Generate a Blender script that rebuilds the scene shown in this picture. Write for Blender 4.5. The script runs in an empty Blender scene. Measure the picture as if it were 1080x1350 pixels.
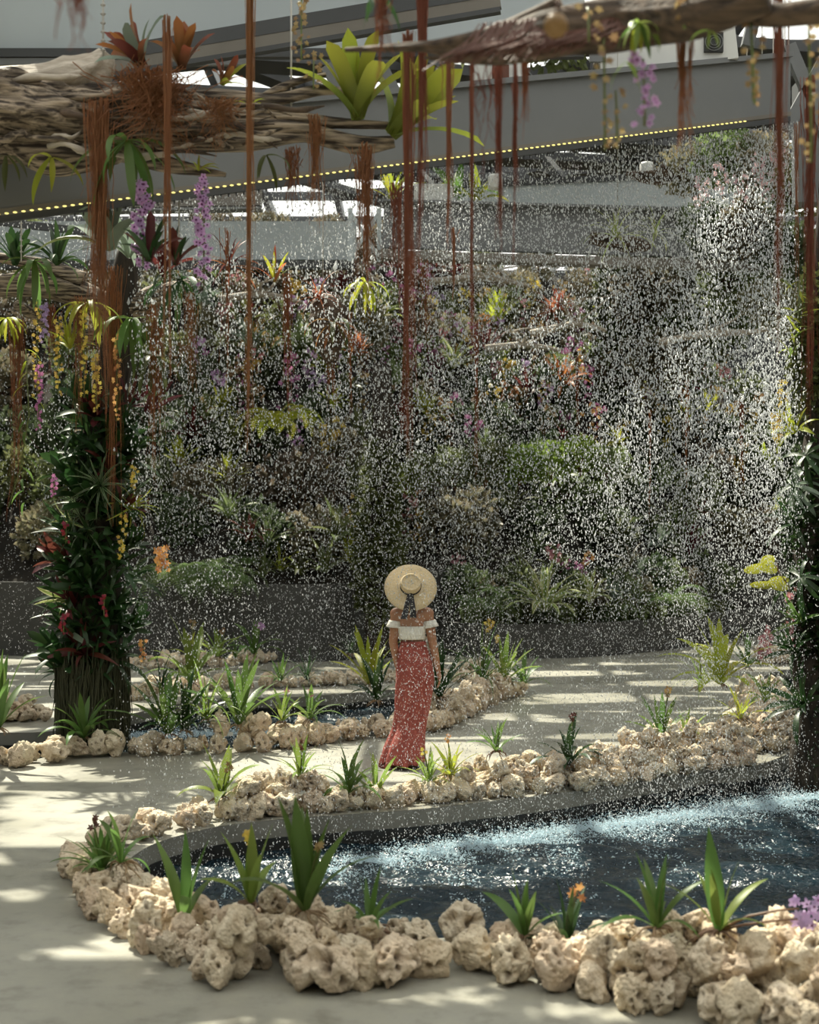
import bpy, bmesh, math, random
import numpy as np
from mathutils import Vector, Matrix, Euler, noise
from mathutils.geometry import delaunay_2d_cdt

SC = bpy.context.scene
COL = SC.collection
random.seed(7)
NPR = np.random.default_rng(11)
PI = math.pi

# ------------------------------------------------------------------ camera
CAMH, FPX, HY = 2.0, 1875.0, 705.0          # eye height, focal length in pixels, horizon row (1080x1350 frame)
cam_data = bpy.data.cameras.new('camera')
cam_data.sensor_fit = 'VERTICAL'
cam_data.sensor_height = 36.0
cam_data.sensor_width = 28.8
cam_data.lens = 50.0
cam_data.shift_y = (HY - 675.0) / 1350.0
cam_data.clip_end = 200
cam_data.dof.use_dof = True
cam_data.dof.focus_distance = 11.8
cam_data.dof.aperture_fstop = 2.4
cam = bpy.data.objects.new('camera', cam_data)
cam.location = (0.0, 0, CAMH)
cam.rotation_euler = (PI / 2, 0, 0)
COL.objects.link(cam)
SC.camera = cam

# ------------------------------------------------------------------ sky, sun, exposure
world = bpy.data.worlds.new('sky')
world.use_nodes = True
SC.world = world
bgn = world.node_tree.nodes['Background']
bgn.inputs['Color'].default_value = (1.0, 0.98, 0.94, 1)
bgn.inputs['Strength'].default_value = 1.25
SUN_DIR = Vector((-0.30, 0.58, 1.0)).normalized()      # towards the sun
sd = bpy.data.lights.new('sun', 'SUN')
sd.energy = 9.0
sd.angle = math.radians(0.6)
sd.color = (1.0, 0.90, 0.74)
sun = bpy.data.objects.new('sun', sd)
sun.rotation_euler = SUN_DIR.to_track_quat('Z', 'Y').to_euler()
sun.location = (-6, 6, 20)
COL.objects.link(sun)
vs = SC.view_settings
vs.view_transform = 'Standard'
vs.look = 'None'
vs.exposure = 0.5
vs.gamma = 1.0
vs.use_curve_mapping = False
SC.cycles.max_bounces = 7
SC.cycles.transparent_max_bounces = 8
SC.cycles.sample_clamp_indirect = 4.0
SC.cycles.sample_clamp_direct = 0.0


def P(px, py, Y):
    """point seen at pixel (px, py) standing Y metres ahead of the viewer"""
    return Vector(((px - 540) * Y / FPX, Y, CAMH - (py - HY) * Y / FPX))


def G(px, py, z=0.0):
    """point of the level z seen at pixel (px, py)"""
    Y = FPX * (CAMH - z) / (py - HY)
    return Vector(((px - 540) * Y / FPX, Y, z))


# ------------------------------------------------------------------ materials
MATS = {}


def newmat(name):
    m = bpy.data.materials.new(name)
    m.use_nodes = True
    nt = m.node_tree
    nt.nodes.clear()
    out = nt.nodes.new('ShaderNodeOutputMaterial')
    MATS[name] = m
    return m, nt, out


def N(nt, kind, **kw):
    n = nt.nodes.new(kind)
    for k, v in kw.items():
        if k in n.inputs:
            n.inputs[k].default_value = v
        else:
            setattr(n, k, v)
    return n


def ramp(nt, fac, stops):
    r = nt.nodes.new('ShaderNodeValToRGB')
    e = r.color_ramp.elements
    while len(e) > 1:
        e.remove(e[-1])
    e[0].position, e[0].color = stops[0][0], (*stops[0][1], 1)
    for p, c in stops[1:]:
        q = e.new(p)
        q.color = (*c, 1)
    nt.links.new(fac, r.inputs[0])
    return r.outputs[0]


def solid(name, c1, c2=None, rough=0.6, scale=8.0, bump=0.0, metal=0.0, stretch=None, detail=5.0, spec=0.5, coat=0.0, objvar=0.0, ramp_lo=0.3, ramp_hi=0.7):
    m, nt, out = newmat(name)
    b = N(nt, 'ShaderNodeBsdfPrincipled', Roughness=rough, Metallic=metal)
    b.inputs['Specular IOR Level'].default_value = spec
    b.inputs['Coat Weight'].default_value = coat
    tc = N(nt, 'ShaderNodeTexCoord')
    mp = N(nt, 'ShaderNodeMapping')
    if stretch:
        mp.inputs['Scale'].default_value = stretch
    nt.links.new(tc.outputs['Object'], mp.inputs[0])
    nz = N(nt, 'ShaderNodeTexNoise', Scale=scale, Detail=detail)
    nt.links.new(mp.outputs[0], nz.inputs['Vector'])
    col = ramp(nt, nz.outputs[0], [(ramp_lo, c1), (ramp_hi, c2 or c1)])
    if objvar:
        oi = N(nt, 'ShaderNodeObjectInfo')
        mr = N(nt, 'ShaderNodeMapRange')
        mr.inputs[3].default_value = 1 - objvar
        mr.inputs[4].default_value = 1 + objvar
        nt.links.new(oi.outputs['Random'], mr.inputs[0])
        hs = N(nt, 'ShaderNodeHueSaturation')
        nt.links.new(col, hs.inputs['Color'])
        nt.links.new(mr.outputs[0], hs.inputs['Value'])
        col = hs.outputs[0]
    nt.links.new(col, b.inputs['Base Color'])
    if bump:
        bp = N(nt, 'ShaderNodeBump', Strength=bump, Distance=0.02)
        nt.links.new(nz.outputs[0], bp.inputs['Height'])
        nt.links.new(bp.outputs[0], b.inputs['Normal'])
    nt.links.new(b.outputs[0], out.inputs[0])
    return m


def leafy(name, c, edge=None, tip=None, trans=0.4, rough=0.42, var=0.25, midrib=0.0):
    """thin plant tissue: a glossy side and light coming through; edge = colour of the leaf margins"""
    m, nt, out = newmat(name)
    b = N(nt, 'ShaderNodeBsdfPrincipled', Roughness=rough)
    b.inputs['Specular IOR Level'].default_value = 0.45
    t = N(nt, 'ShaderNodeBsdfTranslucent')
    mx = N(nt, 'ShaderNodeMixShader', Fac=trans)
    oi = N(nt, 'ShaderNodeObjectInfo')
    at = N(nt, 'ShaderNodeAttribute', attribute_name='edge')
    al = N(nt, 'ShaderNodeAttribute', attribute_name='along')
    cur = None
    rgb = N(nt, 'ShaderNodeRGB')
    rgb.outputs[0].default_value = (*c, 1)
    cur = rgb.outputs[0]
    if edge:
        mc = N(nt, 'ShaderNodeMix', data_type='RGBA')
        rr = ramp(nt, at.outputs['Fac'], [(0.45, (0, 0, 0)), (0.75, (1, 1, 1))])
        nt.links.new(rr, mc.inputs[0])
        nt.links.new(cur, mc.inputs[6])
        mc.inputs[7].default_value = (*edge, 1)
        cur = mc.outputs[2]
    if tip:
        mc = N(nt, 'ShaderNodeMix', data_type='RGBA')
        rr = ramp(nt, al.outputs['Fac'], [(0.35, (0, 0, 0)), (0.95, (1, 1, 1))])
        nt.links.new(rr, mc.inputs[0])
        nt.links.new(cur, mc.inputs[6])
        mc.inputs[7].default_value = (*tip, 1)
        cur = mc.outputs[2]
    hs = N(nt, 'ShaderNodeHueSaturation')
    mr = N(nt, 'ShaderNodeMapRange')
    mr.inputs[3].default_value = 1 - var
    mr.inputs[4].default_value = 1 + var
    nt.links.new(oi.outputs['Random'], mr.inputs[0])
    nt.links.new(mr.outputs[0], hs.inputs['Value'])
    mr2 = N(nt, 'ShaderNodeMapRange')
    mr2.inputs[3].default_value = 0.5 - var * 0.08
    mr2.inputs[4].default_value = 0.5 + var * 0.06
    nt.links.new(oi.outputs['Random'], mr2.inputs[0])
    nt.links.new(mr2.outputs[0], hs.inputs['Hue'])
    nt.links.new(cur, hs.inputs['Color'])
    nt.links.new(hs.outputs[0], b.inputs['Base Color'])
    g = N(nt, 'ShaderNodeGamma', Gamma=0.8)
    nt.links.new(hs.outputs[0], g.inputs[0])
    nt.links.new(g.outputs[0], t.inputs[0])
    nt.links.new(b.outputs[0], mx.inputs[1])
    nt.links.new(t.outputs[0], mx.inputs[2])
    nt.links.new(mx.outputs[0], out.inputs[0])
    return m


# leaves
L_DARK = leafy('leaf_dark_green', (0.020, 0.055, 0.012), trans=0.25)
L_MID = leafy('leaf_mid_green', (0.085, 0.165, 0.030), trans=0.42)
L_LIGHT = leafy('leaf_light_green', (0.19, 0.28, 0.045), trans=0.45)
L_YEL = leafy('leaf_yellow_green', (0.34, 0.38, 0.03), trans=0.5)
L_OLIVE = leafy('leaf_olive', (0.07, 0.085, 0.022), trans=0.35)
L_RED = leafy('leaf_wine_red', (0.10, 0.018, 0.015), trans=0.35)
L_BRONZE = leafy('leaf_bronze', (0.16, 0.07, 0.022), tip=(0.30, 0.085, 0.025), trans=0.5)
L_ORANGE = leafy('leaf_orange_red', (0.35, 0.10, 0.03), tip=(0.55, 0.16, 0.06), trans=0.45)
L_VARI = leafy('leaf_striped_cream', (0.20, 0.29, 0.06), edge=(0.68, 0.68, 0.34), trans=0.4)
L_STRIPE = leafy('leaf_dark_with_pale_margin', (0.025, 0.06, 0.02), edge=(0.22, 0.28, 0.14), trans=0.3)
L_BROM = leafy('leaf_tank_bromeliad', (0.16, 0.20, 0.025), tip=(0.45, 0.48, 0.04), trans=0.5)
L_SILVER = leafy('leaf_silver_green', (0.20, 0.26, 0.19), trans=0.3)
L_MOSS = leafy('moss_strands', (0.085, 0.09, 0.05), trans=0.2)
L_FERN = leafy('fern_green', (0.13, 0.20, 0.07), trans=0.4)
L_BANK = leafy('bank_leaf_deep', (0.060, 0.084, 0.036), trans=0.3, var=0.4)
L_BANK2 = leafy('bank_leaf_fresh', (0.155, 0.195, 0.07), trans=0.42, var=0.35)
L_BANK3 = leafy('bank_leaf_mixed', (0.15, 0.14, 0.08), tip=(0.26, 0.20, 0.13), trans=0.35, var=0.4)
# flowers
F_MAG = leafy('petal_magenta', (0.50, 0.16, 0.36), trans=0.35, var=0.3)
F_LIL = leafy('petal_lilac', (0.48, 0.20, 0.52), edge=(0.62, 0.36, 0.66), trans=0.4)
F_VIO = leafy('petal_violet', (0.42, 0.29, 0.52), trans=0.35)
F_YEL = leafy('petal_yellow', (0.66, 0.48, 0.08), trans=0.35)
F_ORA = leafy('petal_orange', (0.66, 0.32, 0.10), trans=0.35)
F_PINK = leafy('petal_pink', (0.60, 0.25, 0.28), trans=0.35)
F_RED = leafy('petal_crimson', (0.30, 0.02, 0.04), trans=0.3)
F_TAN = leafy('petal_tan', (0.31, 0.20, 0.08), trans=0.4)
F_PALE = leafy('petal_pale_pink', (0.72, 0.46, 0.48), trans=0.4)
F_BROWN = leafy('petal_brown', (0.10, 0.035, 0.025), trans=0.3)
F_LIP = leafy('orchid_lip_dark', (0.12, 0.01, 0.10), trans=0.2)
ROOT = leafy('aerial_root_rust', (0.30, 0.115, 0.055), trans=0.4, rough=0.7, var=0.25)
ROOTP = leafy('aerial_root_pale', (0.30, 0.20, 0.12), trans=0.2, rough=0.7)
STEM = leafy('stem_green', (0.12, 0.15, 0.04), trans=0.1)
STEMB = leafy('stem_brown', (0.14, 0.06, 0.03), trans=0.05)

WOOD = solid('driftwood', (0.030, 0.019, 0.012), (0.42, 0.33, 0.24), rough=0.75, scale=5, bump=1.0, stretch=(0.8, 9, 9), ramp_lo=0.40, ramp_hi=0.66)
WOODD = solid('dark_driftwood', (0.022, 0.014, 0.009), (0.13, 0.085, 0.055), rough=0.8, scale=5, bump=0.6, stretch=(0.9, 8, 8))
WOODP = solid('pale_driftwood', (0.30, 0.25, 0.19), (0.55, 0.48, 0.40), rough=0.7, scale=5, bump=0.4, stretch=(1, 7, 7))
BARK = solid('dark_bark', (0.014, 0.011, 0.008), (0.05, 0.036, 0.024), rough=0.9, scale=9, bump=0.7, stretch=(3, 3, 0.6))
STEEL = solid('grey_painted_steel', (0.16, 0.165, 0.17), (0.18, 0.185, 0.19), rough=0.45, scale=2)
STEELD = solid('dark_steel', (0.05, 0.052, 0.056), (0.065, 0.066, 0.07), rough=0.5, scale=2)
STEELB = solid('pale_blue_grey_steel', (0.46, 0.51, 0.54), (0.50, 0.55, 0.58), rough=0.5, scale=1.5)
STEELW = solid('warm_grey_soffit', (0.17, 0.15, 0.13), (0.21, 0.19, 0.165), rough=0.6, scale=2)
WHITE = solid('white_enamel', (0.62, 0.62, 0.60), (0.68, 0.68, 0.66), rough=0.4, scale=3)
BLACK = solid('black_plastic', (0.012, 0.012, 0.013), (0.02, 0.02, 0.02), rough=0.5)
BROWNP = solid('brown_box_paint', (0.10, 0.035, 0.02), (0.14, 0.05, 0.03), rough=0.6)
CABLE = solid('pale_cable', (0.40, 0.38, 0.34), (0.5, 0.48, 0.44), rough=0.5)
SOIL = solid('dark_soil', (0.010, 0.008, 0.006), (0.030, 0.024, 0.017), rough=0.95, scale=6, bump=0.6)
WALLM = solid('dark_planter_render', (0.050, 0.050, 0.047), (0.075, 0.074, 0.069), rough=0.75, scale=1.6, bump=0.06, detail=9)
SHELL = solid('greenhouse_wall_paint', (0.06, 0.062, 0.062), (0.08, 0.08, 0.078), rough=0.85, scale=1.2)
POT = solid('black_pot', (0.01, 0.01, 0.01), (0.018, 0.018, 0.018), rough=0.45)
CONCW = solid('pond_rim_concrete', (0.17, 0.165, 0.14), (0.27, 0.26, 0.225), rough=0.7, scale=2.5, bump=0.1, detail=9)

# floor: poured concrete, faint stains and damp patches
m, nt, out = newmat('polished_concrete')
b = N(nt, 'ShaderNodeBsdfPrincipled', Roughness=0.5)
tc = N(nt, 'ShaderNodeTexCoord')
n1 = N(nt, 'ShaderNodeTexNoise', Scale=0.55, Detail=6.0)
n2 = N(nt, 'ShaderNodeTexNoise', Scale=5.0, Detail=9.0, Roughness=0.65)
n3 = N(nt, 'ShaderNodeTexNoise', Scale=60.0, Detail=3.0)
for q in (n1, n2, n3):
    nt.links.new(tc.outputs['Object'], q.inputs['Vector'])
c1 = ramp(nt, n1.outputs[0], [(0.3, (0.25, 0.24, 0.20)), (0.7, (0.345, 0.335, 0.285))])
c2 = ramp(nt, n2.outputs[0], [(0.30, (0.66, 0.65, 0.62)), (0.48, (1, 1, 1)), (0.70, (1.12, 1.11, 1.06))])
mu = N(nt, 'ShaderNodeMix', data_type='RGBA', blend_type='MULTIPLY')
mu.inputs[0].default_value = 1.0
nt.links.new(c1, mu.inputs[6])
nt.links.new(c2, mu.inputs[7])
nt.links.new(mu.outputs[2], b.inputs['Base Color'])
rr = ramp(nt, n1.outputs[0], [(0.35, (0.28, 0.28, 0.28)), (0.6, (0.6, 0.6, 0.6))])
nt.links.new(rr, b.inputs['Roughness'])
bp = N(nt, 'ShaderNodeBump', Strength=0.12, Distance=0.01)
nt.links.new(n3.outputs[0], bp.inputs['Height'])
nt.links.new(bp.outputs[0], b.inputs['Normal'])
nt.links.new(b.outputs[0], out.inputs[0])
FLOORM = m

# coral limestone: cream to pinkish tan, darker brown in the pores
m, nt, out = newmat('coral_stone')
b = N(nt, 'ShaderNodeBsdfPrincipled', Roughness=0.88)
b.inputs['Specular IOR Level'].default_value = 0.2
tc = N(nt, 'ShaderNodeTexCoord')
n1 = N(nt, 'ShaderNodeTexNoise', Scale=1.7, Detail=5.0)
n2 = N(nt, 'ShaderNodeTexNoise', Scale=9.0, Detail=8.0, Roughness=0.7)
vo = N(nt, 'ShaderNodeTexVoronoi', Scale=7.0)
for q in (n1, n2, vo):
    nt.links.new(tc.outputs['Object'], q.inputs['Vector'])
oi = N(nt, 'ShaderNodeObjectInfo')
c0 = ramp(nt, oi.outputs['Random'], [(0.0, (0.72, 0.60, 0.45)), (0.3, (0.79, 0.70, 0.55)), (0.6, (0.73, 0.59, 0.46)), (0.8, (0.80, 0.71, 0.57)), (1.0, (0.62, 0.53, 0.42))])
c1 = ramp(nt, n1.outputs[0], [(0.3, (0.84, 0.78, 0.70)), (0.6, (1.04, 1.03, 1.0))])
mu = N(nt, 'ShaderNodeMix', data_type='RGBA', blend_type='MULTIPLY')
mu.inputs[0].default_value = 1.0
nt.links.new(c0, mu.inputs[6])
nt.links.new(c1, mu.inputs[7])
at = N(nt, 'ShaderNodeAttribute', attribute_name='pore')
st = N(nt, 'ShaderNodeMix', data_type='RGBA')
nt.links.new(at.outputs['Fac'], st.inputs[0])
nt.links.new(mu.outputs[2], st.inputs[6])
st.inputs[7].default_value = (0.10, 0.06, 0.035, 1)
sp = ramp(nt, n2.outputs[0], [(0.30, (0.45, 0.38, 0.32)), (0.43, (1, 1, 1))])
mu2 = N(nt, 'ShaderNodeMix', data_type='RGBA', blend_type='MULTIPLY')
mu2.inputs[0].default_value = 1.0
nt.links.new(st.outputs[2], mu2.inputs[6])
nt.links.new(sp, mu2.inputs[7])
nt.links.new(mu2.outputs[2], b.inputs['Base Color'])
ma = N(nt, 'ShaderNodeMath', operation='ADD')
nt.links.new(n2.outputs[0], ma.inputs[0])
nt.links.new(vo.outputs['Distance'], ma.inputs[1])
bp = N(nt, 'ShaderNodeBump', Strength=0.5, Distance=0.05)
nt.links.new(ma.outputs[0], bp.inputs['Height'])
nt.links.new(bp.outputs[0], b.inputs['Normal'])
nt.links.new(b.outputs[0], out.inputs[0])
STONEM = m

# pond water: dark, rippled
m, nt, out = newmat('pond_water')
b = N(nt, 'ShaderNodeBsdfPrincipled', Roughness=0.15, IOR=1.33)
b.inputs['Base Color'].default_value = (0.006, 0.018, 0.027, 1)
b.inputs['Specular IOR Level'].default_value = 0.5
tc = N(nt, 'ShaderNodeTexCoord')
n1 = N(nt, 'ShaderNodeTexNoise', Scale=14.0, Detail=4.0, Distortion=0.8)
nt.links.new(tc.outputs['Object'], n1.inputs['Vector'])
bp = N(nt, 'ShaderNodeBump', Strength=0.9, Distance=0.035)
nt.links.new(n1.outputs[0], bp.inputs['Height'])
nt.links.new(bp.outputs[0], b.inputs['Normal'])
nt.links.new(b.outputs[0], out.inputs[0])
WATERM = m

# falling water: scatters and passes light, with a wet highlight
m, nt, out = newmat('water_drop')
b = N(nt, 'ShaderNodeBsdfPrincipled', Roughness=0.12, IOR=1.33)
b.inputs['Base Color'].default_value = (0.80, 0.82, 0.83, 1)
t = N(nt, 'ShaderNodeBsdfTranslucent')
t.inputs[0].default_value = (0.80, 0.82, 0.84, 1)
tr = N(nt, 'ShaderNodeBsdfTransparent')
mx = N(nt, 'ShaderNodeMixShader', Fac=0.5)
mx2 = N(nt, 'ShaderNodeMixShader', Fac=0.24)
nt.links.new(b.outputs[0], mx.inputs[1])
nt.links.new(t.outputs[0], mx.inputs[2])
nt.links.new(mx.outputs[0], mx2.inputs[1])
nt.links.new(tr.outputs[0], mx2.inputs[2])
nt.links.new(mx2.outputs[0], out.inputs[0])
DROPM = m

m, nt, out = newmat('foam')
b = N(nt, 'ShaderNodeBsdfPrincipled', Roughness=0.3)
b.inputs['Base Color'].default_value = (0.82, 0.94, 1.0, 1)
t = N(nt, 'ShaderNodeBsdfTranslucent')
t.inputs[0].default_value = (0.84, 0.95, 1.0, 1)
mx = N(nt, 'ShaderNodeMixShader', Fac=0.55)
nt.links.new(b.outputs[0], mx.inputs[1])
nt.links.new(t.outputs[0], mx.inputs[2])
nt.links.new(mx.outputs[0], out.inputs[0])
FOAMM = m

# roof glazing: lets light through, a slight milky bloom
m, nt, out = newmat('roof_glass')
tr = N(nt, 'ShaderNodeBsdfTransparent')
tr.inputs[0].default_value = (0.95, 0.98, 0.98, 1)
gl = N(nt, 'ShaderNodeBsdfGlossy', Roughness=0.08)
tl = N(nt, 'ShaderNodeBsdfTranslucent')
mx = N(nt, 'ShaderNodeMixShader', Fac=0.06)
mx2 = N(nt, 'ShaderNodeMixShader', Fac=0.08)
nt.links.new(tr.outputs[0], mx.inputs[1])
nt.links.new(gl.outputs[0], mx.inputs[2])
nt.links.new(mx.outputs[0], mx2.inputs[1])
nt.links.new(tl.outputs[0], mx2.inputs[2])
nt.links.new(mx2.outputs[0], out.inputs[0])
GLASSM = m

m, nt, out = newmat('led_strip')
e = N(nt, 'ShaderNodeEmission', Strength=1.1)
e.inputs[0].default_value = (0.95, 0.80, 0.25, 1)
nt.links.new(e.outputs[0], out.inputs[0])
LEDM = m

# skirt cloth: brick red with small pale flecks
m, nt, out = newmat('skirt_cloth')
b = N(nt, 'ShaderNodeBsdfPrincipled', Roughness=0.8)
tc = N(nt, 'ShaderNodeTexCoord')
vo = N(nt, 'ShaderNodeTexVoronoi', Scale=42.0)
nt.links.new(tc.outputs['Object'], vo.inputs['Vector'])
cc = ramp(nt, vo.outputs['Distance'], [(0.15, (0.66, 0.48, 0.40)), (0.21, (0.36, 0.085, 0.066)), (1.0, (0.26, 0.058, 0.048))])
nt.links.new(cc, b.inputs['Base Color'])
nt.links.new(b.outputs[0], out.inputs[0])
SKIRTM = m
m, nt, out = newmat('ribbon_cloth')
b = N(nt, 'ShaderNodeBsdfPrincipled', Roughness=0.6)
tc = N(nt, 'ShaderNodeTexCoord')
vo = N(nt, 'ShaderNodeTexVoronoi', Scale=55.0)
nt.links.new(tc.outputs['Object'], vo.inputs['Vector'])
cc = ramp(nt, vo.outputs['Distance'], [(0.16, (0.6, 0.58, 0.5)), (0.24, (0.012, 0.011, 0.014))])
nt.links.new(cc, b.inputs['Base Color'])
nt.links.new(b.outputs[0], out.inputs[0])
RIBBONM = m
STRAW = solid('straw', (0.58, 0.45, 0.26), (0.74, 0.60, 0.39), rough=0.75, scale=70, bump=0.25)
m, nt, out = newmat('skin')
b = N(nt, 'ShaderNodeBsdfPrincipled', Roughness=0.45)
b.inputs['Base Color'].default_value = (0.40, 0.205, 0.125, 1)
b.inputs['Subsurface Weight'].default_value = 0.12
b.inputs['Subsurface Radius'].default_value = (0.02, 0.008, 0.004)
nt.links.new(b.outputs[0], out.inputs[0])
SKINM = m
HAIRM = solid('dark_hair', (0.02, 0.012, 0.008), (0.05, 0.03, 0.02), rough=0.4, scale=30, stretch=(8, 8, 1))
CLOTHW = solid('white_cotton', (0.72, 0.70, 0.64), (0.80, 0.78, 0.72), rough=0.8, scale=40, bump=0.2)
LEATHER = solid('dark_leather', (0.03, 0.015, 0.01), (0.05, 0.025, 0.016), rough=0.5)


# ------------------------------------------------------------------ object helpers
def link(name, mesh, mat=None, parent=None, loc=(0, 0, 0), rot=(0, 0, 0), scale=1.0):
    o = bpy.data.objects.new(name, mesh)
    COL.objects.link(o)
    if mat and mesh and hasattr(mesh, 'materials') and len(mesh.materials) == 0:
        mesh.materials.append(mat)
    if parent:
        o.parent = parent
    o.location = loc
    o.rotation_euler = rot
    o.scale = (scale, scale, scale) if isinstance(scale, (int, float)) else scale
    return o


def link_mat(name, mesh, mat, parent=None, loc=(0, 0, 0), rot=(0, 0, 0), scale=1.0):
    """shared mesh, own material on the object"""
    o = bpy.data.objects.new(name, mesh)
    COL.objects.link(o)
    if len(mesh.materials) == 0:
        mesh.materials.append(mat)
    if mesh.materials[0] is not mat:
        o.material_slots[0].link = 'OBJECT'
        o.material_slots[0].material = mat
    if parent:
        o.parent = parent
    o.location = loc
    o.rotation_euler = rot
    o.scale = (scale, scale, scale) if isinstance(scale, (int, float)) else scale
    return o


def tag(o, label=None, cat=None, group=None, kind=None):
    if label: o['label'] = label
    if cat: o['category'] = cat
    if group: o['group'] = group
    if kind: o['kind'] = kind
    return o


def thing(name, label, cat, loc=(0, 0, 0), rot=(0, 0, 0), group=None):
    o = bpy.data.objects.new(name, None)
    o.empty_display_size = 0.05
    COL.objects.link(o)
    o.location = loc
    o.rotation_euler = rot
    return tag(o, label, cat, group)


class MB:
    def __init__(self):
        self.v, self.f, self.attrs = [], [], {}

    def add(self, verts, faces, **attrs):
        k = len(self.v)
        self.v.extend([tuple(p) for p in verts])
        self.f.extend([tuple(i + k for i in f) for f in faces])
        for a, vals in attrs.items():
            lst = self.attrs.setdefault(a, [])
            lst.extend([0.0] * (k - len(lst)))
            lst.extend(vals)
        return self

    def box(self, cx, cy, cz, sx, sy, sz):
        x, y, z = sx / 2, sy / 2, sz / 2
        vs_ = [(cx + a * x, cy + b_ * y, cz + c * z) for a in (-1, 1) for b_ in (-1, 1) for c in (-1, 1)]
        return self.add(vs_, [(0, 1, 3, 2), (4, 6, 7, 5), (0, 4, 5, 1), (2, 3, 7, 6), (0, 2, 6, 4), (1, 5, 7, 3)])

    def beam(self, p0, p1, w, h, drop=0.0):
        """a box between two points, w across, h tall (top edge on the line shifted by drop)"""
        p0, p1 = Vector(p0), Vector(p1)
        d = (p1 - p0).normalized()
        s = d.cross(Vector((0, 0, 1)))
        if s.length < 1e-4:
            s = Vector((1, 0, 0))
        s.normalize()
        u = s.cross(d).normalized()
        vs_ = []
        for p in (p0, p1):
            for a in (-1, 1):
                for b_ in (-1, 1):
                    vs_.append(p + s * (a * w / 2) + u * (b_ * h / 2 + drop))
        return self.add(vs_, [(0, 2, 3, 1), (4, 5, 7, 6), (0, 1, 5, 4), (2, 6, 7, 3), (0, 4, 6, 2), (1, 3, 7, 5)])

    def tube(self, pts, radii, sides=6, cap=True):
        pts = [Vector(p) for p in pts]
        if isinstance(radii, (int, float)):
            radii = [radii] * len(pts)
        ref = Vector((0.13, 0.31, 0.94))
        vs_, fs = [], []
        n = len(pts)
        for i, p in enumerate(pts):
            d = (pts[min(i + 1, n - 1)] - pts[max(i - 1, 0)])
            if d.length < 1e-7: d = Vector((0, 0, 1))
            d.normalize()
            s = d.cross(ref)
            if s.length < 0.1: s = d.cross(Vector((1, 0, 0)))
            s.normalize()
            u = d.cross(s)
            for k in range(sides):
                a = 2 * PI * k / sides
                vs_.append(p + (s * math.cos(a) + u * math.sin(a)) * radii[i])
        for i in range(n - 1):
            for k in range(sides):
                a, b_ = i * sides + k, i * sides + (k + 1) % sides
                fs.append((a, b_, b_ + sides, a + sides))
        if cap:
            fs.append(tuple(range(sides))[::-1])
            fs.append(tuple(range((n - 1) * sides, n * sides)))
        return self.add(vs_, fs)

    def lathe(self, prof, segs=32, M=None):
        vs_, fs = [], []
        for r, z in prof:
            for k in range(segs):
                a = 2 * PI * k / segs
                p = Vector((r * math.cos(a), r * math.sin(a), z))
                vs_.append(M @ p if M else p)
        for i in range(len(prof) - 1):
            for k in range(segs):
                a, b_ = i * segs + k, i * segs + (k + 1) % segs
                fs.append((a, b_, b_ + segs, a + segs))
        return self.add(vs_, fs)

    def mesh(self, name, smooth=True):
        me = bpy.data.meshes.new(name)
        me.from_pydata([tuple(p) for p in self.v], [], self.f)
        for a, vals in self.attrs.items():
            vals = vals + [0.0] * (len(self.v) - len(vals))
            at_ = me.attributes.new(a, 'FLOAT', 'POINT')
            at_.data.foreach_set('value', np.array(vals, dtype=np.float32))
        if smooth:
            me.polygons.foreach_set('use_smooth', [True] * len(me.polygons))
        me.update()
        return me

    def build(self, name, mat, parent=None, smooth=True, **kw):
        return link(name, self.mesh(name, smooth), mat, parent, **kw)


# ================================================================== the setting
def pip(x, y, poly):
    inside = False
    j = len(poly) - 1
    for i in range(len(poly)):
        xi, yi = poly[i][0], poly[i][1]
        xj, yj = poly[j][0], poly[j][1]
        if (yi > y) != (yj > y) and x < (xj - xi) * (y - yi) / (yj - yi) + xi:
            inside = not inside
        j = i
    return inside


def smooth_loop(pts, n=4):
    """closed Catmull-Rom through the points"""
    out_ = []
    m_ = len(pts)
    for i in range(m_):
        p0, p1, p2, p3 = (Vector(pts[(i + k - 1) % m_]) for k in range(4))
        for j in range(n):
            t_ = j / n
            out_.append(0.5 * ((2 * p1) + (p2 - p0) * t_ + (2 * p0 - 5 * p1 + 4 * p2 - p3) * t_ * t_ + (3 * p1 - p0 - 3 * p2 + p3) * t_ ** 3))
    return out_


def smooth_line(pts, n=6):
    pts = [Vector(p) for p in pts]
    e = [pts[0] * 2 - pts[1]] + pts + [pts[-1] * 2 - pts[-2]]
    out_ = []
    for i in range(1, len(e) - 2):
        p0, p1, p2, p3 = e[i - 1], e[i], e[i + 1], e[i + 2]
        for j in range(n):
            t_ = j / n
            out_.append(0.5 * ((2 * p1) + (p2 - p0) * t_ + (2 * p0 - 5 * p1 + 4 * p2 - p3) * t_ * t_ + (3 * p1 - p0 - 3 * p2 + p3) * t_ ** 3))
    out_.append(pts[-1])
    return out_


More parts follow.
